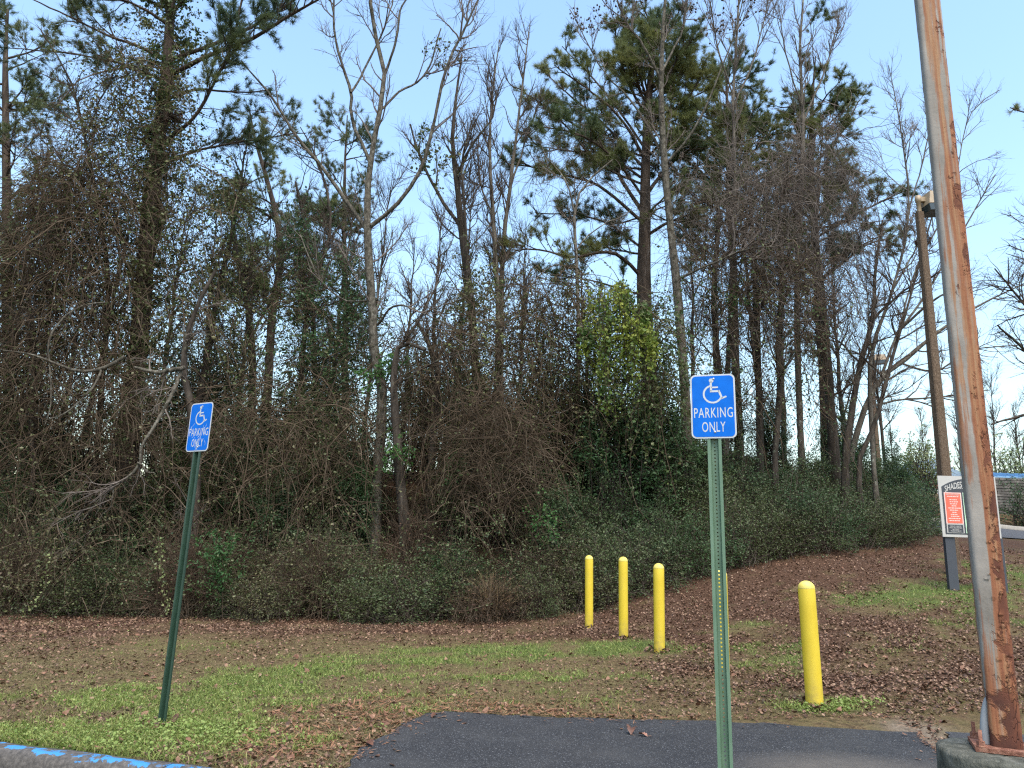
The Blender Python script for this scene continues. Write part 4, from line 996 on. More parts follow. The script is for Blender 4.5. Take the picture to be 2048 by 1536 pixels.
# tall bare stems above the right-hand pines
for lab, Yq, pts in (('grey bare tree rising through the dark pine right of the sweetgum', 21.5, [(1450, 860, 16), (1462, 600, 15), (1470, 400, 13), (1466, 220, 10), (1472, 100, 7), (1480, -20, 5), (1485, -120, 3)]),
                     ('grey bare tree rising straight through the light-topped pine', 22.0, [(1602, 880, 18), (1594, 650, 17), (1598, 450, 15), (1606, 250, 11), (1600, 100, 8), (1608, -20, 5), (1612, -100, 3)])):
    tr = path(pts, Yq, True); a = pts[3]
    woody('bare_tree', lab, 'tree', tr, [path([(a[0], a[1], 6), (a[0] + 40, a[1] - 100, 5, .3), (a[0] + 75, a[1] - 230, 3, .6)], Yq), path([(a[0], a[1] - 30, 6), (a[0] - 30, a[1] - 120, 5, -.3), (a[0] - 50, a[1] - 240, 3, -.5)], Yq)], bk_grey, tw_grey, tw(56, 340, 900, 1.7, .45, .22), 'bare trees at the edge of the wood')
# dark trunks behind the hedge on the right
for lab, Yq, pts in (('dark trunk directly left of the nearer parking sign, hung with vines', 20.5, [(1432, 900, 22), (1436, 780, 21), (1428, 640, 19), (1432, 520, 16), (1440, 420, 10)]),
                     ('dark straight trunk just right of the nearer parking sign', 21.0, [(1520, 920, 20), (1518, 780, 20), (1512, 620, 18), (1506, 480, 14), (1498, 380, 8)]),
                     ('twisted dark trunk, second right of the nearer parking sign', 20.0, [(1552, 930, 17), (1560, 800, 16), (1556, 690, 15), (1566, 560, 12), (1560, 440, 8), (1570, 340, 4)]),
                     ('dark thick trunk midway between the nearer parking sign and the light pole', 21.8, [(1668, 940, 30), (1660, 800, 29), (1648, 680, 27), (1640, 560, 22), (1632, 450, 15), (1640, 360, 8)]),
                     ('leaning dark trunk right of the thick one, splitting toward the light pole', 21.0, [(1690, 940, 20), (1702, 830, 18), (1722, 730, 16), (1745, 640, 13), (1752, 540, 9), (1765, 440, 5)]),
                     ('thin bent trunk nearest the distant light pole', 20.4, [(1718, 930, 14), (1748, 850, 13), (1772, 760, 11), (1800, 660, 8), (1830, 560, 6), (1862, 440, 4), (1895, 330, 2)])):
    tr = path(pts, Yq, True, .03); a = pts[3]
    sgn = 1 if a[0] > 1600 else -1
    lm = [path([(a[0], a[1], 8), (a[0] + sgn * 60, a[1] - 55, 6, -.4), (a[0] + sgn * 130, a[1] - 95, 4, -.8)], Yq), path([(pts[2][0], pts[2][1], 7), (pts[2][0] - sgn * 50, pts[2][1] - 50, 5, .4), (pts[2][0] - sgn * 95, pts[2][1] - 65, 3, .8)], Yq)]
    woody('bare_tree', lab, 'tree', tr, lm, bk_dark, tw_brown, tw(40, 240, 560, 1.5, .3, .06), 'bare trees at the edge of the wood')
Yr = 22.8
tr = path([(1700, 930, 17), (1722, 840, 16), (1760, 760, 14), (1815, 715, 12), (1880, 660, 9), (1960, 610, 6), (2060, 560, 3)], Yr, True)
lm = [path([(1760, 760, 9), (1795, 670, 8, .4), (1850, 590, 6, .7), (1915, 480, 5, 1), (1990, 350, 3, 1.3)], Yr), path([(1800, 725, 7), (1870, 740, 6, -.5), (1950, 700, 4, -.8), (2048, 690, 3, -1)], Yr),
      path([(1730, 820, 8), (1790, 800, 6, .5), (1870, 795, 5, .9), (1980, 780, 3, 1.2)], Yr), path([(1795, 670, 6), (1830, 540, 5, .6), (1900, 400, 4, .8), (1940, 230, 3, 1), (2000, 180, 2, 1)], Yr)]
woody('bare_tree', 'wide bare tree arching right behind the two poles', 'tree', tr, lm, bk_grey, tw_grey, tw(85, 480, 1100, 1.7, .2, .07), 'bare trees at the edge of the wood')
tr = path([(1748, 930, 13), (1742, 800, 12), (1745, 700, 10), (1790, 560, 8), (1815, 420, 6), (1800, 250, 4), (1780, 130, 2)], 21.5, True)
woody('bare_tree', 'thin upright bare tree with fine twigs left of the concrete light pole', 'tree', tr, [path([(1780, 590, 6), (1830, 500, 5), (1880, 380, 3)], 21.5), path([(1812, 440, 5), (1850, 300, 4), (1870, 180, 2)], 21.5)], bk_grey, tw_grey, tw(60, 330, 800, 1.5, .35, .14), 'bare trees at the edge of the wood')
tr = path([(2120, 1000, 26), (2110, 850, 24), (2100, 700, 20), (2080, 550, 14), (2060, 420, 8)], 20.0, True)
woody('bare_tree', 'bare tree at the right edge with drooping dark twigs', 'tree', tr, [path([(2105, 760, 12), (2050, 700, 9), (1995, 650, 5)], 20), path([(2110, 840, 12), (2050, 830, 8), (1985, 850, 4)], 20), path([(2100, 680, 10), (2040, 600, 7), (1990, 540, 4)], 20)], bk_dark, tw_brown, tw(70, 420, 1100, 1.4, .2, .0), 'bare trees at the edge of the wood')
# left-hand dark and lichened wood
for lab, Yq, pts, lms in (('leaning dark trunk right of the vine-clad pine', 20.0, [(378, 940, 20), (400, 800, 19), (430, 620, 17), (455, 500, 14), (478, 400, 9), (490, 300, 5)], [[(430, 620, 8), (470, 560, 6), (520, 520, 4)]]),
                     ('double dark trunk far behind the scratched parking sign', 22.5, [(500, 900, 22), (505, 760, 21), (495, 620, 19), (470, 500, 15), (462, 400, 9)], [[(500, 680, 9), (540, 600, 7), (560, 500, 4)]]),
                     ('dark trunk midway between the left pine and the central tree', 22.0, [(640, 900, 16), (630, 760, 15), (625, 600, 13), (610, 460, 10), (590, 360, 6)], [[(628, 620, 7), (600, 540, 5), (560, 480, 3)]]),
                     ('crooked branching tree at upper left with lichened bark', 18.6, [(190, 950, 16), (205, 750, 15), (215, 560, 13), (195, 400, 11), (165, 260, 8), (140, 160, 6), (80, 60, 3)], [[(195, 400, 7), (150, 340, 5), (90, 320, 3)], [(168, 280, 6), (200, 200, 5), (240, 130, 3)]]),
                     ('thin bare sapling by the left edge, branches spread like a fan', 17.8, [(60, 1000, 12), (62, 850, 11), (70, 700, 9), (50, 560, 7), (30, 440, 4)], [[(68, 690, 5), (120, 600, 4), (150, 500, 3)], [(64, 800, 5), (10, 700, 4), (-20, 600, 3)]]),
                     ('slim dark tree between the yellowish pine and the central tree', 21.0, [(590, 930, 15), (600, 780, 14), (618, 600, 12), (660, 450, 9), (640, 330, 6), (600, 250, 3)], [[(618, 600, 6), (690, 540, 5), (720, 460, 3)]])):
    tr = path(pts, Yq, True, .03)
    woody('bare_tree', lab, 'tree', tr, [path(l, Yq) for l in lms], bk_dark, tw_brown, tw(46, 280, 700, 1.6, .3, .08), 'bare trees at the edge of the wood')
# old tree with broken lichen-covered limbs reaching over the left undergrowth
Yo = 16.6
tr = path([(392, 1000, 26), (385, 880, 24), (378, 800, 21), (368, 740, 19), (378, 660, 13), (400, 600, 11), (430, 540, 8)], 17.2, True, .02)
lm = [path([(368, 735, 14), (345, 740, 13, -.3), (315, 745, 12, -.5), (285, 738, 10, -.6), (268, 735, 8, -.7)], 17.0), path([(362, 745, 12), (350, 775, 11, -.4), (330, 815, 10, -.6), (305, 860, 9, -.8), (282, 890, 8, -.9), (278, 930, 7, -1), (240, 965, 6, -1), (205, 990, 4, -1.1), (160, 1040, 3, -1.1)], 17.0),
      path([(275, 925, 5), (290, 940, 4), (308, 948, 3)], 16.0), path([(370, 720, 9), (372, 680, 8), (390, 640, 6)], 17.2), path([(225, 975, 4), (222, 1010, 3), (195, 1040, 2.5), (185, 1060, 2)], 15.9)]
woody('bare_tree', 'old broken tree with lichen-covered limbs behind the scratched parking sign', 'tree', tr, lm, bk_dark, tw_grey, tw(26, 160, 420, 1.2, .1, -.05), 'bare trees at the edge of the wood', limb_bark=bk_pale)
tr = path([(250, 712, 11), (225, 728, 11), (195, 740, 10), (155, 742, 9), (115, 728, 7), (60, 708, 5), (0, 700, 4), (-60, 690, 2)], 16.5, False, .01)
lm = [path([(203, 738, 7), (192, 765, 6, -.2), (165, 795, 5, -.4), (120, 830, 4, -.5), (85, 845, 3, -.5)], 16.5), path([(215, 605, 5, .6), (170, 608, 5.5, .4), (130, 632, 6, .2), (105, 670, 6, 0), (100, 720, 5, 0), (102, 790, 4, 0), (90, 850, 2.5, 0)], 16.5)]
org = tr[0][0]
t = thing('fallen_branch', 'pale curved dead limb hanging among the left vines', 'branch', org)
mb = MB(); tubes(mb, tr[0][None], tr[1][None], 8); mb.build('limb', bk_pale, t, org)
for l in lm:
    mb = MB(); tubes(mb, l[0][None], l[1][None], 6); mb.build('side_branch', bk_pale, t, org)

# ---- background bare trees: three kinds, copied
def proto_bare(H, seed, lean):
    global rng
    keep = rng; rng = np.random.default_rng(seed)
    z = np.linspace(0, H, NS); q = np.stack([lean * z / H + rng.normal(0, .06, NS).cumsum() * .5, rng.normal(0, .06, NS).cumsum() * .5, z], 1); r = np.interp(z / H, [0, .5, 1], [.11, .065, .012])
    a = MB(); tubes(a, q[None], r[None], 7)
    s1_ = spawn(q[None], r[None], 34, .3, .97, .62, H * .2, n=8, r=.03, wob=.12, up=.10)
    s2_ = spawn(s1_[0], s1_[1], 300, .15, 1, .6, H * .085, n=5, r=.011, wob=.17, up=.1)
    s3_ = spawn(s2_[0], s2_[1], 1000, .15, 1, .6, H * .042, n=3, r=.0065, wob=.2, up=.1)
    b_ = MB(); tubes(b_, s1_[0], s1_[1], 4); tubes(b_, s2_[0], s2_[1], 3); tubes(b_, s3_[0], s3_[1], 3)
    rng = keep
    return [('trunk', a.mesh('trunk', bk_dark), None), ('twigs', b_.mesh('twigs', tw_brown, smooth=False), 'stuff')]
PB = [proto_bare(11.5, 31, .5), proto_bare(12.5, 32, -.6), proto_bare(10, 33, .1)]
def place(parts, name, label, cat_, loc, rz, sc, group):
    t = thing(name, label, cat_, loc, rz, group); t.scale = (sc[0], sc[0], sc[1]) if isinstance(sc, tuple) else (sc,) * 3
    for nm, me, kd in parts: link(nm, me, t, kd)
    return t
r_ = np.random.default_rng(5)
for q, (px, Yq, s) in enumerate([(-10, 25, 1.0), (40, 29, 1.1), (95, 22, .95), (150, 27, 1.1), (215, 30, 1.15), (300, 27, 1.1), (390, 30, 1.1), (455, 33, 1.1), (585, 30, 1.15), (640, 26, 1.0), (720, 29, 1.1), (800, 27, 1.0), (850, 31, 1.15), (905, 26, .9), (1030, 29, 1.05), (1085, 33, .9), (1180, 29, .8), (1390, 29, 1.0), (1530, 27, 1.05), (1570, 31, 1.15), (1700, 28, 1.1), (1780, 31, .9)]):
    g = gp(px, Yq)
    place(PB[q % 3], 'background_tree', 'thin bare tree far back in the wood, ' + nth(q) + ' of the back row from the left', 'tree', g - np.array([0, 0, .2]), r_.uniform(0, 6.28), (s * r_.uniform(.85, 1.1), s * r_.uniform(.9, 1.1)), 'thin bare trees far back in the wood')

# ---- evergreen understorey ------------------------------------------
def proto_bush(seed, rx, h, stems, leafn, lsize, leafm, stemm=None, low=.15, jit=.10, lr=.010, aspect=.55, droop=.25, tall=1.0):
    global rng
    keep = rng; rng = np.random.default_rng(seed)
    m_ = stems
    b0 = np.stack([rng.normal(0, rx * .28, m_), rng.normal(0, rx * .28, m_), np.zeros(m_) - .1], 1)
    th = rng.uniform(0, 6.28, m_); u = rng.uniform(0, 1, m_) ** .5; ph = rng.uniform(0, 1, m_) ** tall
    zz = h * (low + (1 - low) * ph) * (1 - .45 * u ** 2) * rng.uniform(.7, 1.12, m_)
    lump = 1 + .18 * np.sin(3 * th + seed) + .12 * np.sin(5 * th + 2 * seed)
    tip = np.stack([np.cos(th) * rx * u * lump, np.sin(th) * rx * u * lump, zz], 1)
    t = np.linspace(0, 1, 7)[None, :, None]
    mid = b0 * .45 + tip * .55; mid[:, 2] = tip[:, 2] * .85 + .1 * h
    q = (1 - t) ** 2 * b0[:, None] + 2 * t * (1 - t) * mid[:, None] + t ** 2 * tip[:, None] + rng.normal(0, .03, (m_, 7, 3))
    R = lr * rng.uniform(.6, 1.3, (m_, 1)) * np.linspace(1.3, .4, 7)[None]
    a = MB(); tubes(a, q, R, 3)
    s_ = spawn(q, R, stems * 3, .35, 1, .7, h * .18, n=4, r=lr * .5, wob=.2, up=.06); tubes(a, s_[0], s_[1], 3)
    b_ = MB(); p1, _ = pts_on(s_[0], int(leafn * .7), .1, 1); p2, _ = pts_on(q, leafn - len(p1), .4, 1)
    pp_ = np.concatenate([p1, p2]); leaves(b_, pp_ + rng.normal(0, jit * .5, pp_.shape), lsize, droop=droop, aspect=aspect)
    rng = keep
    return [('stems', a.mesh('stems', stemm or tw_brown), 'stuff'), ('foliage', b_.mesh('foliage', leafm, smooth=False), 'stuff')]
EV = [proto_bush(41, 1.5, 6.4, 130, 13000, .10, lf_ever, bk_dark, .12, .2, .016, tall=.6), proto_bush(42, 1.25, 7.4, 120, 12000, .095, lf_ivy, bk_dark, .15, .2, .016, tall=.6), proto_bush(43, 1.7, 5.2, 130, 13000, .10, lf_blue, bk_dark, .1, .2, .014, tall=.7)]
PRV = [proto_bush(51, 1.35, 2.0, 260, 9000, .052, lf_priv, None, .05, .12, .007), proto_bush(52, 1.5, 1.8, 260, 9000, .052, lf_priv, None, .05, .12, .007), proto_bush(53, 1.2, 2.15, 240, 8500, .055, lf_blue, None, .05, .12, .007), proto_bush(54, 1.4, 1.7, 260, 8500, .05, lf_ever, None, .05, .12, .007)]
LOW = [proto_bush(61, 1.25, 1.25, 300, 6500, .050, lf_low, None, .03, .10, .006), proto_bush(62, 1.1, 1.45, 300, 6500, .052, lf_low, None, .03, .12, .006), proto_bush(63, 1.3, 1.1, 280, 6500, .048, lf_priv, None, .03, .10, .006)]
BRM = [proto_bush(71, 1.4, 2.2, 520, 1300, .05, lf_olive, vine_mat, .02, .12, .007), proto_bush(72, 1.3, 2.6, 520, 1100, .05, lf_redbr, vine_mat, .02, .12, .007)]
r_ = np.random.default_rng(15)
EVL = [(-30, 21, 0, 1.0), (60, 19.5, 1, .8), (140, 20.5, 2, .9), (330, 22, 0, .8), (410, 24, 1, .95), (470, 20.5, 0, .75), (540, 22, 2, .95), (600, 20, 1, .75), (650, 23, 0, 1.0), (700, 20, 2, .8), (830, 22, 1, .9), (905, 24, 0, 1.0), (960, 21.5, 1, .75), (1030, 24, 2, .9), (1100, 21, 0, .8), (1155, 19.5, 1, .78),
       (1215, 19.0, 0, .85), (1265, 20.5, 2, 1.0), (1320, 19.5, 0, .85), (1385, 20, 2, .75), (1450, 23, 1, .62), (1540, 24, 0, .55), (1620, 22, 2, .55), (1690, 23.5, 0, .6), (1740, 24, 2, .62), (1790, 25, 0, .55)]
for q, (px, Yq, k, s) in enumerate(EVL):
    place(EV[k], 'evergreen_shrub', ('tall dark evergreen shrub behind the left undergrowth, ' + nth(q) + ' from the left' if px < 1150 else 'dark evergreen shrub between the trunks above the hedge, ' + nth(q - 15) + ' from its left end'), 'shrub', gp(px, Yq) - np.array([0, 0, .1]), r_.uniform(0, 6.28), (s * r_.uniform(.85, 1.1), s * r_.uniform(.85, 1.05) * (.8 if 420 < px < 1080 else .95)), 'tall evergreen shrubs under the left trees' if px < 1150 else 'evergreen shrubs above the hedge')
for q, (px, Yq, k, s) in enumerate([(15, 18.0, 1, .50), (105, 17.6, 0, .48), (235, 18.2, 2, .55), (330, 18.0, 1, .52), (450, 18.6, 0, .55), (545, 18.2, 2, .60), (640, 18.6, 1, .55), (700, 18.3, 0, .5), (905, 18.4, 1, .5), (1010, 19.0, 0, .55), (1110, 17.6, 2, .55)]):
    place(EV[k], 'understorey_shrub', 'waist-high dark green shrub at the foot of the trunks, ' + nth(q) + ' from the left', 'shrub', gp(px, Yq) - np.array([0, 0, .1]), r_.uniform(0, 6.28), (s * r_.uniform(.9, 1.15), s * r_.uniform(.9, 1.1)), 'green shrubs at the foot of the trunks')
# privet hedge on the right: two staggered rows
hx = list(np.arange(1.7, 12.6, .95))
for q, X in enumerate(hx):
    Yq = float(hedge_y(np.array(X))) + .9 + r_.uniform(-.15, .25)
    place(PRV[q % 4], 'hedge_shrub', 'green leafy hedge shrub, ' + nth(q) + ' from the left in the front row behind the bollards', 'shrub', (X, Yq, tz(X, Yq) - .12), r_.uniform(0, 6.28), (r_.uniform(.85, 1.05), r_.uniform(.85, 1.08) * (1.0 if X < 9 else .85)), 'front row of the hedge')
for q, X in enumerate(np.arange(1.2, 12.8, 1.05)):
    Yq = float(hedge_y(np.array(X))) + 2.5 + r_.uniform(-.2, .4)
    place(PRV[(q + 1) % 4], 'hedge_shrub', 'taller leafy hedge shrub, ' + nth(q) + ' from the left in the back row below the trunks', 'shrub', (X, Yq, tz(X, Yq) - .12), r_.uniform(0, 6.28), (r_.uniform(.95, 1.15), r_.uniform(1.0, 1.25) * (1.0 if X < 9 else .8)), 'back row of the hedge')
# low undergrowth on the left
for q, X in enumerate(np.arange(-12.2, 1.9, .92)):
    Yq = float(hedge_y(np.array(X))) + .55 + r_.uniform(-.45, .45)
    place([LOW[0], LOW[1], BRM[0], LOW[2], PRV[1], LOW[1], BRM[1]][q % 7], 'undergrowth_shrub', 'low scrubby bush, ' + nth(q) + ' from the left along the front edge of the undergrowth', 'shrub', (X, Yq, tz(X, Yq) - .1), r_.uniform(0, 6.28), (r_.uniform(.65, 1.15), r_.uniform(.45, 1.3)), 'low bushes at the front of the undergrowth')
for q, X in enumerate(np.arange(-12.6, 2.0, 1.05)):
    Yq = float(hedge_y(np.array(X))) + 1.8 + r_.uniform(-.3, .4)
    k = [LOW[0], PRV[0], LOW[1], BRM[1], PRV[3], LOW[2], BRM[0]][q % 7]
    place(k, 'undergrowth_shrub', 'brushy bush, ' + nth(q) + ' from the left in the middle band of the undergrowth', 'shrub', (X, Yq, tz(X, Yq) - .1), r_.uniform(0, 6.28), (r_.uniform(.85, 1.15), r_.uniform(.8, 1.1)), 'bushes in the middle of the undergrowth')
for q, X in enumerate(np.arange(-13.5, 9, 1.35)):
    Yq = float(hedge_y(np.array(X))) + 4.6 + r_.uniform(-.5, .8)
    place(BRM[q % 2] if q % 3 else PRV[q % 4], 'bramble', 'dark bramble thicket, ' + nth(q) + ' from the left on the bank under the trees', 'bramble', (X, Yq, tz(X, Yq) - .15), r_.uniform(0, 6.28), (r_.uniform(.95, 1.25), r_.uniform(.7, .95)), 'bramble thickets on the bank')

# ---- hanging vines ---------------------------------------------------
def vine_mass(name, label, top, bot, Y, dY, n, leafn, leafm, lsize=.07, stem=None, Lr=(.8, 3.0), r=.0078, cat_='vine', wild=.3, fill=1.0, down=.35, leafbias=None):
    xs_ = [q[0] for q in top]
    px = rng.uniform(xs_[0], xs_[-1], n); pt = np.interp(px, xs_, [q[1] for q in top]) + rng.normal(0, 22, n) + 30 * np.sin(px * .07 + Y) + 18 * np.sin(px * .19); pb = np.interp(px, [q[0] for q in bot], [q[1] for q in bot])
    py = pt + (pb - pt) * rng.uniform(0, 1, n) ** (1.6 / fill) * .85
    S = np.array([P(a, b_, Y + rng.uniform(-dY, dY)) for a, b_ in zip(px, py)])
    org = gp((xs_[0] + xs_[-1]) / 2, Y)
    t = thing(name, label, cat_, org, 0, 'vines draped over the trees')
    K = 7; L = rng.uniform(*Lr, n); q = np.empty((n, K, 3)); q[:, 0] = S
    d = nrm(rng.normal(0, 1, (n, 3)) * np.array([1, .6, .5]))
    g = np.where(rng.uniform(0, 1, n) < wild, rng.uniform(-.15, .15, n), down)[:, None] * np.array([[0, 0, -1.]])
    for k in range(1, K):
        d = nrm(d * .9 + rng.normal(0, .24, (n, 3)) + g)
        q[:, k] = q[:, k - 1] + d * (L / (K - 1))[:, None]
    gz_ = terrain(q[..., 0], q[..., 1]) + .03; q[..., 2] = np.maximum(q[..., 2], gz_)
    R = r * rng.lognormal(0, .35, (n, 1)) * np.linspace(1, .55, K)[None]
    mb = MB(); tubes(mb, q, R, 3); mb.build('stems', stem or vine_mat, t, org, kind='stuff')
    if leafn:
        mb = MB(); p_, _ = pts_on(q, leafn); leaves(mb, p_ + rng.normal(0, .05, p_.shape), lsize, droop=.5, aspect=.75); mb.build('foliage', leafm, t, org, smooth=False, kind='stuff')
    return t, org, q
vine_mass('vine_curtain', 'olive-leaved vine curtain at the far left over the broken limbs', [(-40, 560), (40, 430), (120, 340), (190, 350)], [(-40, 900), (190, 900)], 18.3, .9, 1200, 5200, lf_olive, .085)
vine_mass('vine_curtain', 'brown vine tangle left of the vine-clad pine at mid height', [(60, 390), (110, 340), (180, 320), (240, 360)], [(60, 800), (240, 860)], 17.8, .8, 1200, 2600, lf_olive, .08)
vine_mass('vine_curtain', 'leafy vine mantle hanging around the vine-clad pine', [(170, 230), (230, 110), (300, 60), (350, 200), (400, 330)], [(170, 760), (400, 760)], 18.5, .55, 1000, 9500, lf_olive, .09)
vine_mass('vine_curtain', 'twiggy vine thicket under the broken tree at left', [(-40, 700), (100, 720), (240, 740), (340, 800)], [(-40, 1120), (340, 1120)], 17.4, .8, 1000, 3200, lf_low)
vine_mass('vine_curtain', 'dark vine thicket between the scratched sign and the central tree', [(380, 800), (520, 790), (640, 800), (740, 820)], [(380, 1110), (740, 1110)], 17.9, .8, 900, 3000, lf_low)
vine_mass('vine_curtain', 'vines strung through the understorey left of the central tree', [(400, 470), (500, 520), (600, 560), (720, 600)], [(400, 860), (720, 860)], 20.5, 1.2, 700, 4200, lf_ivy, .085)
vine_mass('vine_curtain', 'long bare vines hanging right of the central tree', [(780, 680), (860, 660), (960, 640), (1080, 600)], [(780, 1020), (1080, 1020)], 18.6, .8, 900, 2800, lf_olive, Lr=(1.2, 3.4), wild=.2)
vine_mass('vine_dome', 'brown dome of dead vine stems left of the row of bollards', [(910, 860), (960, 810), (1010, 800), (1060, 840), (1085, 900)], [(910, 1060), (1085, 1070)], 16.9, .6, 1000, 700, lf_olive, .06, vine_mat, (.7, 1.9), .0065, wild=.45, down=.30)
vine_mass('vine_curtain', 'vine-wrapped snag left of the bright vine curtain', [(1040, 600), (1080, 570), (1130, 560), (1180, 600)], [(1040, 960), (1180, 960)], 18.4, .5, 700, 4200, lf_olive, .08)
vine_mass('vine_curtain', 'brown bare vine drapery hanging below the light-topped pine', [(1480, 360), (1560, 300), (1660, 260), (1720, 290), (1735, 420)], [(1480, 640), (1735, 700)], 20.6, .8, 1900, 400, lf_redbr, .06, tw_grey, (.8, 2.6), .0065, wild=.25, down=.4)
vine_mass('vine_curtain', 'thin vines trailing over the trunks behind the nearer parking sign', [(1380, 520), (1450, 480), (1560, 500), (1660, 560)], [(1380, 880), (1660, 880)], 19.8, .7, 650, 2400, lf_ivy, .08)
vine_mass('vine_curtain', 'grey-brown tangle of fine vines between the dark pine and the nearer parking sign', [(1340, 420), (1420, 330), (1500, 380), (1560, 430)], [(1340, 720), (1560, 720)], 20.2, .8, 900, 500, lf_olive, .06, tw_grey, (.7, 2.4), .006, wild=.4, down=.3)
vine_mass('vine_curtain', 'brown fine vines draped through the lower boughs of the big pine', [(1060, 300), (1130, 230), (1220, 210), (1270, 260)], [(1060, 420), (1270, 520)], 22.0, .8, 420, 0, lf_olive, .06, tw_grey, (.7, 2.0), .006, wild=.5, down=.3)
for q, (x0_, x1_, yt, nn, lm_, lf_) in enumerate(((-30, 260, 1040, 120, 2000, lf_low), (240, 520, 1080, 100, 1700, lf_priv), (500, 790, 1090, 110, 1700, lf_low), (770, 1100, 1040, 150, 2000, lf_priv))):
    vine_mass('brush_tangle', ('scrambling tangle of tan stems in front of the undergrowth, ' + nth(q) + ' stretch from the left'), [(x0_, yt + 40), ((x0_ + x1_) / 2, yt), (x1_, yt + 40)], [(x0_, 1225), (x1_, 1225)], 15.9, .45, nn, lm_, lf_, .055, None, (.5, 1.7), .0055, 'brush', wild=.55, down=.3)
for lab, x0_, x1_, y0_, y1_, Yq, nl, lf_ in (('ivy-wrapped dark trunk right of the tall left pine', 425, 490, 330, 820, 19.6, 3000, lf_ivy), ('green leafy column between the left pines and the central tree', 575, 640, 430, 830, 20.6, 2800, lf_ever),
        ('green leafy column just left of the central trunk', 680, 735, 520, 800, 19.4, 2200, lf_ever), ('ivy column under the dark twin-stemmed tree', 905, 985, 560, 850, 20.0, 3000, lf_ivy), ('leafy vine clump on the trunks at the far left edge', 0, 80, 560, 960, 18.6, 3000, lf_ivy)):
    vine_mass('ivy', lab, [(x0_, y0_ + 30), ((x0_ + x1_) / 2, y0_), (x1_, y0_ + 30)], [(x0_, y1_), (x1_, y1_)], Yq, .4, 170, nl, lf_, .085, None, (.6, 1.6), .006, 'ivy', wild=.3)
# ivy on the left pine
ivy_o = gp(300, Y1 - .1)
t = thing('ivy', 'dark ivy clothing the upper trunk of the tall left pine', 'ivy', ivy_o, 0, 'vines draped over the trees')
iv_ = spawn(tr_left[0][None], tr_left[1][None], 420, .14, .93, .9, 1.45, n=7, r=.010, wob=.30, up=-.06, lt=.25)
iv2 = spawn(iv_[0], iv_[1], 1500, .2, 1, .8, .5, n=4, r=.005, wob=.3, up=-.1)
mb = MB(); tubes(mb, iv_[0], iv_[1], 3); tubes(mb, iv2[0], iv2[1], 3); mb.build('stems', vine_mat, t, ivy_o, kind='stuff')
p1, _ = pts_on(iv2[0], 14000); p2, _ = pts_on(iv_[0], 6000); p_ = np.concatenate([p1, p2])
mb = MB(); leaves(mb, p_ + rng.normal(0, .045, p_.shape), .085, droop=.5, aspect=.85); mb.build('foliage', lf_ivy, t, ivy_o, smooth=False, kind='stuff')
# bright yellow-green vine curtain
Yv = 17.4; vo = gp(1245, Yv)
t = thing('vine_curtain', 'bright yellow-green leafy vine cascading in front of the big pine trunk', 'vine', vo, 0, 'vines draped over the trees')
cl = np.array([(1174, 640, 700), (1190, 568, 790), (1206, 560, 820), (1216, 566, 848), (1230, 560, 830), (1243, 570, 770), (1256, 575, 735), (1266, 600, 815), (1282, 600, 700), (1246, 556, 640), (1302, 640, 720)])
n = 165; ci = rng.integers(0, len(cl), n); px = cl[ci, 0] + rng.normal(0, 6, n); top = cl[ci, 1] + rng.gamma(1.5, 14, n); bot = cl[ci, 2] + rng.normal(0, 9, n)
Q = np.empty((n, 12, 3))
for k in range(n):
    y0, y1 = top[k], bot[k] - rng.uniform(0, 1) ** 1.6 * 130
    dy = .6 * math.sin(ci[k] * 2.4) + rng.normal(0, .12)
    for s in range(12):
        f_ = s / 11; Q[k, s] = P(px[k] + 6 * math.sin(f_ * 5 + k), y0 + (max(y1, y0 + 40) - y0) * f_, Yv + dy * (1 - .3 * f_))
mb = MB(); tubes(mb, Q, np.full((n, 12), .005), 3); mb.build('stems', vine_mat, t, vo, kind='stuff')
mb = MB(); p_, _ = pts_on(Q, 6400); leaves(mb, p_ + rng.normal(0, .05, p_.shape), .080, flat=.2, droop=.8, aspect=.85); mb.build('foliage', lf_yel, t, vo, smooth=False, kind='stuff')
vine_mass('vine_curtain', 'dark green vine mass right of the bright yellow-green cascade', [(1268, 620), (1300, 600), (1340, 650)], [(1268, 860), (1340, 850)], 17.9, .4, 200, 4200, lf_ivy, .085)
# smaller leafy sprays
def spray(label, px, py, Y, wpx, hpx, n, leafm, ls, name='leafy_vine'):
    o = gp(px, Y); t = thing(name, label, 'vine', o, 0, 'leafy sprays in the wood')
    c = P(px, py, Y); sc_ = Y / F
    st_ = c[None] + rng.normal(0, 1, (24, 3)) * np.array([wpx * .3, wpx * .2, hpx * .3]) * sc_
    q = np.empty((24, 6, 3)); q[:, 0] = st_; d = nrm(rng.normal(0, 1, (24, 3)) + np.array([0, 0, -.2]))
    for k in range(1, 6): d = nrm(d + rng.normal(0, .3, (24, 3)) + np.array([0, 0, -.15])); q[:, k] = q[:, k - 1] + d * hpx * sc_ * .09
    mb = MB(); tubes(mb, q, np.full((24, 6), .005), 3); mb.build('stems', vine_mat, t, o, kind='stuff')
    mb = MB(); p_, _ = pts_on(q, n); leaves(mb, p_ + rng.normal(0, .05, p_.shape), ls, aspect=.8); mb.build('foliage', leafm, t, o, smooth=False, kind='stuff')
spray('yellow-green leaves in the bare fork above the dark twin-stemmed tree', 860, 300, 18.5, 110, 120, 330, lf_olive, .10)
spray('olive leaf cluster on the limb right of the central trunk', 880, 110, 18.2, 60, 70, 120, lf_olive, .09)
spray('green leaves high on the dark trunk left of the nearer parking sign', 1455, 600, 20.0, 110, 60, 420, lf_fresh, .08)
spray('pale green leaf cluster low in the understorey right of the central tree', 975, 690, 18.4, 80, 130, 420, lf_spring, .08)
spray('bright green sapling leaves beside the central trunk', 760, 740, 17.9, 80, 60, 420, lf_fresh, .085)
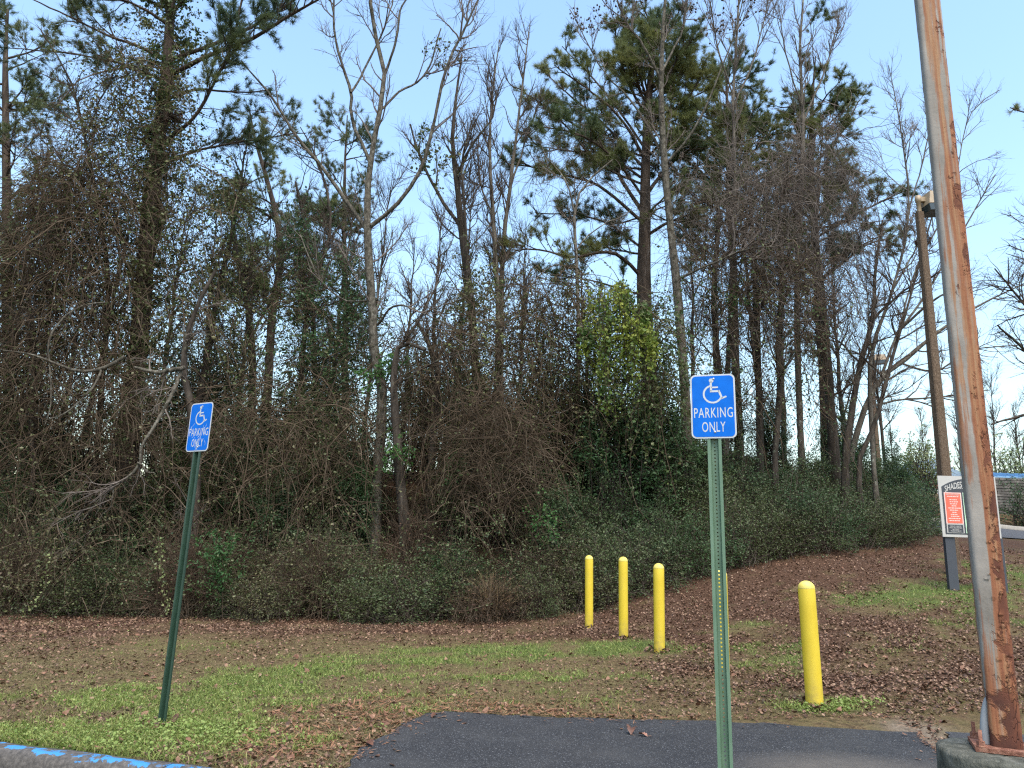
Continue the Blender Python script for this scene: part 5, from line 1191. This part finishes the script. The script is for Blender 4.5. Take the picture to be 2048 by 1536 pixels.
spray('fresh green leaf tuft on the mossy crooked trunk', 795, 905, 17.2, 50, 70, 260, lf_fresh, .08)
spray('small bright leaf tuft in the dark thicket right of the crooked trunk', 918, 935, 17.3, 44, 44, 160, lf_fresh, .075)
spray('green leafy spray growing left of the vine dome base', 1095, 1040, 15.9, 44, 90, 260, lf_fresh, .06)
spray('dark holly-like leaves behind the scratched sign post', 640, 720, 19.5, 130, 170, 900, lf_ever, .085)
# green fern-like plant and trailing vine strands
def strand(label, pts, Y, n, leafm, ls):
    q = path([(a, b_, 1.6) for a, b_ in pts], Y, False, .015); o = gp(pts[-1][0], Y)
    t = thing('trailing_vine', label, 'vine', o, 0, 'trailing vine strands')
    mb = MB(); tubes(mb, q[0][None], q[1][None], 4); mb.build('stem', vine_mat, t, o)
    mb = MB(); p_, _ = pts_on(q[0][None], n); leaves(mb, p_ + rng.normal(0, .035, p_.shape), ls, aspect=.8, droop=.5); mb.build('foliage', leafm, t, o, smooth=False, kind='stuff')
strand('pale-leaved vine strand trailing to the ground left of the scratched sign post', [(318, 1075), (322, 1120), (326, 1170), (338, 1210), (330, 1225)], 15.0, 90, lf_spring, .055)
strand('pale-leaved vine strand near the left edge of the undergrowth', [(110, 1090), (96, 1130), (88, 1180), (60, 1215), (30, 1235)], 15.3, 90, lf_spring, .055)
o = gp(445, 15.4); fp = P(445, 1105, 15.4)
t = thing('fern', 'bright green fern-like plant in the undergrowth right of the scratched sign post', 'plant', o)
st_ = spawn(np.array([[o, o * .5 + fp * .5, fp]]), np.full((1, 3), .01), 44, .3, 1, .9, .85, n=6, r=.006, wob=.1, up=.05, gravity=.25, lt=0)
mb = MB(); tubes(mb, st_[0], st_[1], 3); tubes(mb, np.array([[o, o * .5 + fp * .5, fp]]), np.full((1, 3), .01), 4); mb.build('stems', vine_mat, t, o, kind='stuff')
mb = MB(); p_, _ = pts_on(st_[0], 1300); leaves(mb, p_ + rng.normal(0, .015, p_.shape), .08, flat=1., aspect=.4); mb.build('fronds', lf_fern, t, o, smooth=False, kind='stuff')
# dry grass clump, nests
o = G(985, 1240)
t = thing('dry_grass_clump', 'tall clump of straw-coloured dead grass at the edge of the undergrowth', 'grass', o)
n = 240; q = np.empty((n, 6, 3)); q[:, 0] = o + np.stack([rng.normal(0, .11, n), rng.normal(0, .09, n), np.zeros(n)], 1); d = nrm(rng.normal(0, .22, (n, 3)) + np.array([0, 0, 1])); L_ = rng.uniform(.4, 1.05, n)
for k in range(1, 6): d = nrm(d + rng.normal(0, .1, (n, 3)) + np.array([0, 0, -.07 * k])); q[:, k] = q[:, k - 1] + d * (L_ / 5)[:, None]
mb = MB(); tubes(mb, q, np.full((n, 6), .0045) * np.linspace(1, .4, 6), 3); mb.build('blades', straw_mat, t, o, kind='stuff')
def nest(label, px, py, Y, r):
    c = P(px, py, Y); n = 160; t = thing('squirrel_nest', label, 'nest', c, 0, 'nests in the trees')
    s = c + nrm(rng.normal(0, 1, (n, 3))) * r * rng.uniform(.2, 1, (n, 1)); q = np.empty((n, 4, 3)); q[:, 0] = s; d = nrm(rng.normal(0, 1, (n, 3)))
    for k in range(1, 4): d = nrm(d + rng.normal(0, .4, (n, 3)) - (q[:, k - 1] - c) / r * .3); q[:, k] = q[:, k - 1] + d * r * .3
    mb = MB(); tubes(mb, q, np.full((n, 4), .007), 3); mb.build('twigs', bk_dark, t, c, kind='stuff')
    mb = MB(); leaves(mb, s, .08); mb.build('leaves', lf_redbr, t, c, smooth=False, kind='stuff')
nest('leaf nest near the top of the light-topped pine', 1660, 262, 22.8, .22)
nest('reddish leaf nest in the bare branches behind the concrete light pole', 1846, 482, 18.6, .2)
nest('dark leaf nest high on the ivy-clad trunk of the left pine', 345, 235, 18.2, .3)

# ---- far right greenery ---------------------------------------------
FAR = [proto_bush(81, 1.6, 4.2, 120, 3200, .11, lf_spring, bk_dark, .2, .2, .02), proto_bush(82, 2.0, 3.0, 120, 4200, .10, lf_ever, bk_dark, .05, .2, .02)]
for q, (px, Yq, k, s, lab) in enumerate([(1848, 38, 0, 1.0, 'small yellow-green tree beside the concrete light pole in the distance'), (2030, 50, 0, 1.6, 'pale green tree above the pavilion roof at the right edge'), (1975, 52, 0, 1.4, 'pale green tree just left of the pavilion roof, behind the rusty pole'),
                                   (1790, 34, 1, .85, 'dark bush below the distant light pole'), (1835, 30, 1, .75, 'dark bush left of the concrete light pole base, beyond the hedge'), (1905, 46, 1, 1.0, 'dark bush beside the small gabled building'), (2080, 31, 1, .9, 'dark bush at the right edge above the road')]):
    place(FAR[k], 'distant_tree' if k == 0 else 'distant_bush', lab, 'tree' if k == 0 else 'shrub', gp(px, Yq) - np.array([0, 0, .15]), r_.uniform(0, 6.28), s, 'greenery beyond the road')
for q, (px, Yq, s) in enumerate([(1930, 60, .9), (2000, 58, 1.0), (2060, 62, 1.1), (1870, 64, .9), (1800, 60, .8), (2110, 48, 1.0)]):
    place(PB[q % 3], 'background_tree', 'bare tree in the far distance beyond the road, ' + nth([2, 3, 4, 1, 0, 5][q]) + ' from the left', 'tree', gp(px, Yq), r_.uniform(0, 6.28), s, 'bare trees beyond the road')

# ------------------------------------------------------------------ ground litter, grass, weeds
def scatter(n, y0=4.7, y1=21.0, p=2.0):
    u = rng.uniform(0, 1, n); a, b_ = y0 ** (1 - p), y1 ** (1 - p)
    Y = (a + (b_ - a) * u) ** (1 / (1 - p)); X = rng.uniform(-1, 1, n) * (Y * .76 + .4)
    ok = (Y < hedge_y(X) + 1.2) & ~inpoly(X, Y, PAD) & ~inpoly(X, Y, PAD2) & ~((Y < kerb_y(X) + .11) & (X < -.6)) & ((X - PX) ** 2 + (Y - PY) ** 2 > .44 ** 2)
    return X[ok], Y[ok]
def blades(mb, X, Y, h, w, lean, single=False):
    m_ = len(X); Z = terrain(X, Y); p = np.stack([X, Y, Z - .005], 1); a = rng.uniform(0, 6.28, m_)
    s = np.stack([np.cos(a), np.sin(a), np.zeros(m_)], 1) * (w * rng.uniform(.6, 1.3, m_) / 2)[:, None]
    hh_ = h * rng.uniform(.4, 1.3, m_); l = rng.normal(0, lean, (m_, 2)) * hh_[:, None]
    mid = p + np.concatenate([l * .35, (hh_ * .62)[:, None]], 1); tip = p + np.concatenate([l, hh_[:, None]], 1)
    if single:
        mb.add(np.stack([p - s, p + s, tip], 1).reshape(-1, 3), np.arange(m_ * 3).reshape(-1, 3)); return
    v = np.stack([p - s, p + s, mid + s * .7, mid - s * .7, tip], 1); b_ = np.arange(m_)[:, None] * 5
    mb.add(v.reshape(-1, 3), np.concatenate([b_ + np.array([[0, 1, 2]]), b_ + np.array([[0, 2, 3]]), b_ + np.array([[3, 2, 4]])]))
def flat_leaves(mb, X, Y, size, tilt, lift, aspect=.55, curl=.25):
    m_ = len(X); Z = terrain(X, Y); s = size * np.clip(rng.lognormal(0, .42, m_), .3, 1.8)[:, None]
    a = rng.uniform(0, 6.28, m_); d = nrm(np.stack([np.cos(a), np.sin(a), rng.normal(0, tilt, m_)], 1)); nn = nrm(np.stack([rng.normal(0, tilt, m_), rng.normal(0, tilt, m_), np.ones(m_)], 1))
    sd_ = nrm(np.cross(nn, d)); nn = np.cross(d, sd_); w = s * aspect / 2
    c = np.stack([X, Y, Z + .004], 1) + np.array([0, 0, 1]) * rng.uniform(0, lift, m_)[:, None]; cu = s * rng.uniform(-.1, curl, m_)[:, None]
    v = np.stack([c - d * s / 2 + nn * cu, c - d * s * .1 + sd_ * w, c - d * s * .1 - sd_ * w, c + d * s * .25 + sd_ * w * .8 + nn * cu * .3, c + d * s * .25 - sd_ * w * .8 + nn * cu * .3, c + d * s / 2 + nn * cu], 1)
    b_ = np.arange(m_)[:, None] * 6
    mb.add(v.reshape(-1, 3), np.concatenate([b_ + np.array([[0, 2, 1]]), b_ + np.array([[3, 4, 5]])])); 
    mb.add(v.reshape(-1, 3), b_ + np.array([[1, 2, 4, 3]]))
lit_mat = leafmat('leaf_litter', [(.030, .016, .010), (.074, .039, .024), (.125, .066, .040), (.185, .105, .064), (.29, .19, .12)], .6, .0)
litd_mat = leafmat('oak_leaf_tan', [(.11, .050, .030), (.17, .085, .05), (.25, .14, .085)], .6, .0)
gr_mat = leafmat('grass_green', [(.105, .145, .028), (.17, .225, .048), (.25, .29, .074), (.31, .29, .115)], .5, .25)
wd_mat = leafmat('weed_green', [(.075, .125, .025), (.125, .19, .040), (.20, .265, .064), (.30, .34, .10), (.15, .14, .055)], .45, .25)
dr_mat = leafmat('grass_dry', [(.085, .060, .030), (.155, .115, .058), (.235, .18, .095), (.15, .145, .054)], .7, .15)
st_mat = leafmat('pine_straw', [(.15, .065, .035), (.24, .115, .06), (.32, .18, .10)], .7, .1)
def stuff(mb, name, label, cat_, mat):
    o = mb.build(name, mat, smooth=False, kind='stuff'); o['label'] = label; o['category'] = cat_; return o
X, Y = scatter(460000); w = f_green(X, Y); k = rng.uniform(0, 1, len(X)) < np.clip(w * 1.15, 0, .95)
mb = MB(); blades(mb, X[k], Y[k], .050, .0070, .8); stuff(mb, 'green_grass', 'short green grass and weeds in a band across the lawn', 'grass', gr_mat)
X, Y = scatter(320000); w = np.clip(1.0 - .8 * f_green(X, Y) - .85 * f_litter(X, Y), .05, 1) * (1 - f_dirt(X, Y)); k = rng.uniform(0, 1, len(X)) < w * .75
mb = MB(); blades(mb, X[k], Y[k], .028, .0085, 1.3, True); stuff(mb, 'dry_grass', 'short dry tan grass over the bare parts of the lawn', 'grass', dr_mat)
X, Y = scatter(150000, p=1.8); w = f_green(X, Y); k = rng.uniform(0, 1, len(X)) < np.clip(w * 1.0 - .12 + .3 * noise2(X, Y, .25, 12), 0, 1)
mb = MB(); flat_leaves(mb, X[k], Y[k], .018, .7, .04, .6, .1); stuff(mb, 'broadleaf_weeds', 'bright green broad-leaved weeds among the grass', 'weeds', wd_mat)
X, Y = scatter(270000, p=1.4); w = f_litter(X, Y); k = rng.uniform(0, 1, len(X)) < w * .75
mb = MB(); flat_leaves(mb, X[k], Y[k], .036, .45, .03); stuff(mb, 'leaf_litter', 'reddish brown fallen leaves covering the slope below the hedge', 'leaves', lit_mat)
X, Y = scatter(60000, p=2.0); k = rng.uniform(0, 1, len(X)) < .5 * (1 - .75 * f_green(X, Y)) * (1 - f_dirt(X, Y))
mb = MB(); flat_leaves(mb, X[k], Y[k], .026, .5, .02, .6, .3); stuff(mb, 'leaf_fragments', 'small dark leaf fragments strewn through the lawn', 'leaves', lit_mat)
X, Y = scatter(9000, p=2.0); k = rng.uniform(0, 1, len(X)) < .30
mb = MB(); flat_leaves(mb, X[k], Y[k], .055, .4, .03); stuff(mb, 'scattered_leaves', 'tan fallen leaves scattered over the lawn', 'leaves', litd_mat)
X, Y = scatter(120000); w = f_straw(X, Y); k = rng.uniform(0, 1, len(X)) < w * .8
mb = MB(); flat_leaves(mb, X[k], Y[k], .085, .25, .025, .09, .05); stuff(mb, 'pine_straw', 'rusty pine straw lying in patches by the asphalt path', 'straw', st_mat)
# small plants round the nearest bollard and sign foot
def weed_patch(px, py, rr, n):
    c = G(px, py); X = c[0] + rng.normal(0, rr, n); Y = c[1] + rng.normal(0, rr * .5, n); return X, Y
mb = MB()
for px, py, rr, n in ((1640, 1420, .16, 900), (1700, 1408, .18, 500), (322, 1460, .25, 700), (250, 1490, .5, 1300), (430, 1470, .3, 900)):
    X, Y = weed_patch(px, py, rr, n); k = ~inpoly(X, Y, PAD) & (Y > kerb_y(X) + .1); flat_leaves(mb, X[k], Y[k], .019, .6, .06, .7, .1)
stuff(mb, 'chickweed', 'low chickweed mats beside the kerb and round the nearest bollard', 'weeds', leafmat('chickweed_leaf', [(.13, .19, .04), (.19, .26, .06), (.27, .32, .10)], .45, .25))
# bits blown onto the asphalt, thickest along its edge
def on_pad(n, dist):
    out = []
    E = PAD[:16]
    for _ in range(n):
        i_ = rng.integers(0, 15); t_ = rng.uniform(); p0_, p1_ = np.array(E[i_]), np.array(E[i_ + 1]); q_ = p0_ + (p1_ - p0_) * t_
        dn = np.array([1.1, 4.0]) - q_; dn /= np.linalg.norm(dn); out.append(q_ + dn * rng.gamma(1.0, dist))
    return np.array(out)
for nn, dist, sz, asp, mt, nm_, lb_ in ((260, .09, .07, .08, st_mat, 'straw_on_asphalt', 'loose pine straw along the edge of the asphalt path'), (150, .16, .035, .55, lit_mat, 'crumbs_on_asphalt', 'small leaf crumbs blown onto the asphalt path')):
    q_ = on_pad(nn, dist); k = inpoly(q_[:, 0], q_[:, 1], PAD); mb = MB(); flat_leaves(mb, q_[k, 0], q_[k, 1], sz, .12, .006, asp, .1)
    for v_ in mb.v: v_[:, 2] += .024
    stuff(mb, nm_, lb_, 'leaves', mt)
mb = MB()                                                          # leaves drifted against the feet of posts and bollards
for px, py, n_ in ((1630, 1416, 90), (1446, 1346, 80), (1319, 1304, 80), (1247, 1276, 80), (1178, 1257, 80), (321, 1453, 60), (1912, 1166, 90)):
    c_ = G(px, py); a_ = rng.uniform(0, 6.28, n_); r0_ = .09 + rng.gamma(1.5, .05, n_); flat_leaves(mb, c_[0] + r0_ * np.cos(a_), c_[1] + r0_ * np.sin(a_), .045, .6, .05)
stuff(mb, 'drifted_leaves', 'brown leaves drifted against the feet of the bollards and posts', 'leaves', lit_mat)
# single leaves on the asphalt
def big_leaf(label, px, py, size, mat, lift):
    c = G(px, py); t = thing('fallen_leaf', label, 'leaf', (c[0], c[1], .026), rng.uniform(0, 6.28), 'single leaves on the asphalt')
    n = 9; u = np.linspace(0, 1, n); hw_ = np.array([.02, .16, .30, .22, .36, .24, .26, .12, .01]) * size; cur = lift * np.sin(u * 3.1) + lift * .6 * u
    v = np.concatenate([np.stack([-hw_, (u - .5) * size, cur + .9 * hw_ * (.4 + u)], 1), np.stack([np.zeros(n), (u - .5) * size, cur + .002], 1), np.stack([hw_, (u - .5) * size, cur + .7 * hw_ * (1 - .3 * u)], 1)])
    i_ = np.arange(n - 1); mb = MB(); mb.add(v, np.concatenate([np.stack([i_, i_ + n, i_ + n + 1, i_ + 1], 1), np.stack([i_ + n, i_ + 2 * n, i_ + 2 * n + 1, i_ + n + 1], 1)])); mb.build('blade', mat, t)
    mb = MB(); tubes(mb, np.array([[(0, -.5 * size, .002), (.01, -.62 * size, .01), (.03, -.75 * size, .004)]]), np.full((1, 3), .0016), 4); mb.build('stalk', litd_mat, t)
dk = plain('leaf_dark_brown', (.10, .042, .022), .55, 0, .4, 30); pk = plain('leaf_pinkish_brown', (.26, .13, .085), .6, 0, .3, 30)
big_leaf('curled dark brown leaf on the asphalt left of the nearer sign post', 1263, 1474, .13, dk, .03)
big_leaf('pale brown leaf beside the curled dark leaf on the asphalt', 1286, 1478, .09, pk, .006)
big_leaf('brown leaf at the left tip of the asphalt path', 735, 1498, .12, dk, .008)
big_leaf('dark shrivelled leaf on the asphalt apron left of the rusty pole', 1886, 1446, .09, dk, .03)
big_leaf('pinkish leaf on the asphalt apron left of the rusty pole', 1900, 1450, .08, pk, .004)
big_leaf('dark leaf at the far left edge of the asphalt path', 868, 1440, .09, dk, .01)
r_ = np.random.default_rng(77); n = 26                             # crumbs in the gutter at the kerb foot
mb = MB()
Xk = rng.uniform(-5.5, -2.2, 260); Yk = kerb_y(Xk) - .13 - rng.gamma(1.5, .06, 260)
v0 = len(mb.v); flat_leaves(mb, Xk, Yk, .05, .3, .02)
for a in mb.v: a[:, 2] = a[:, 2] - terrain(a[:, 0], a[:, 1]) * 0 + .09
stuff(mb, 'gutter_leaves', 'brown leaf scraps lying at the foot of the blue kerb', 'leaves', lit_mat)
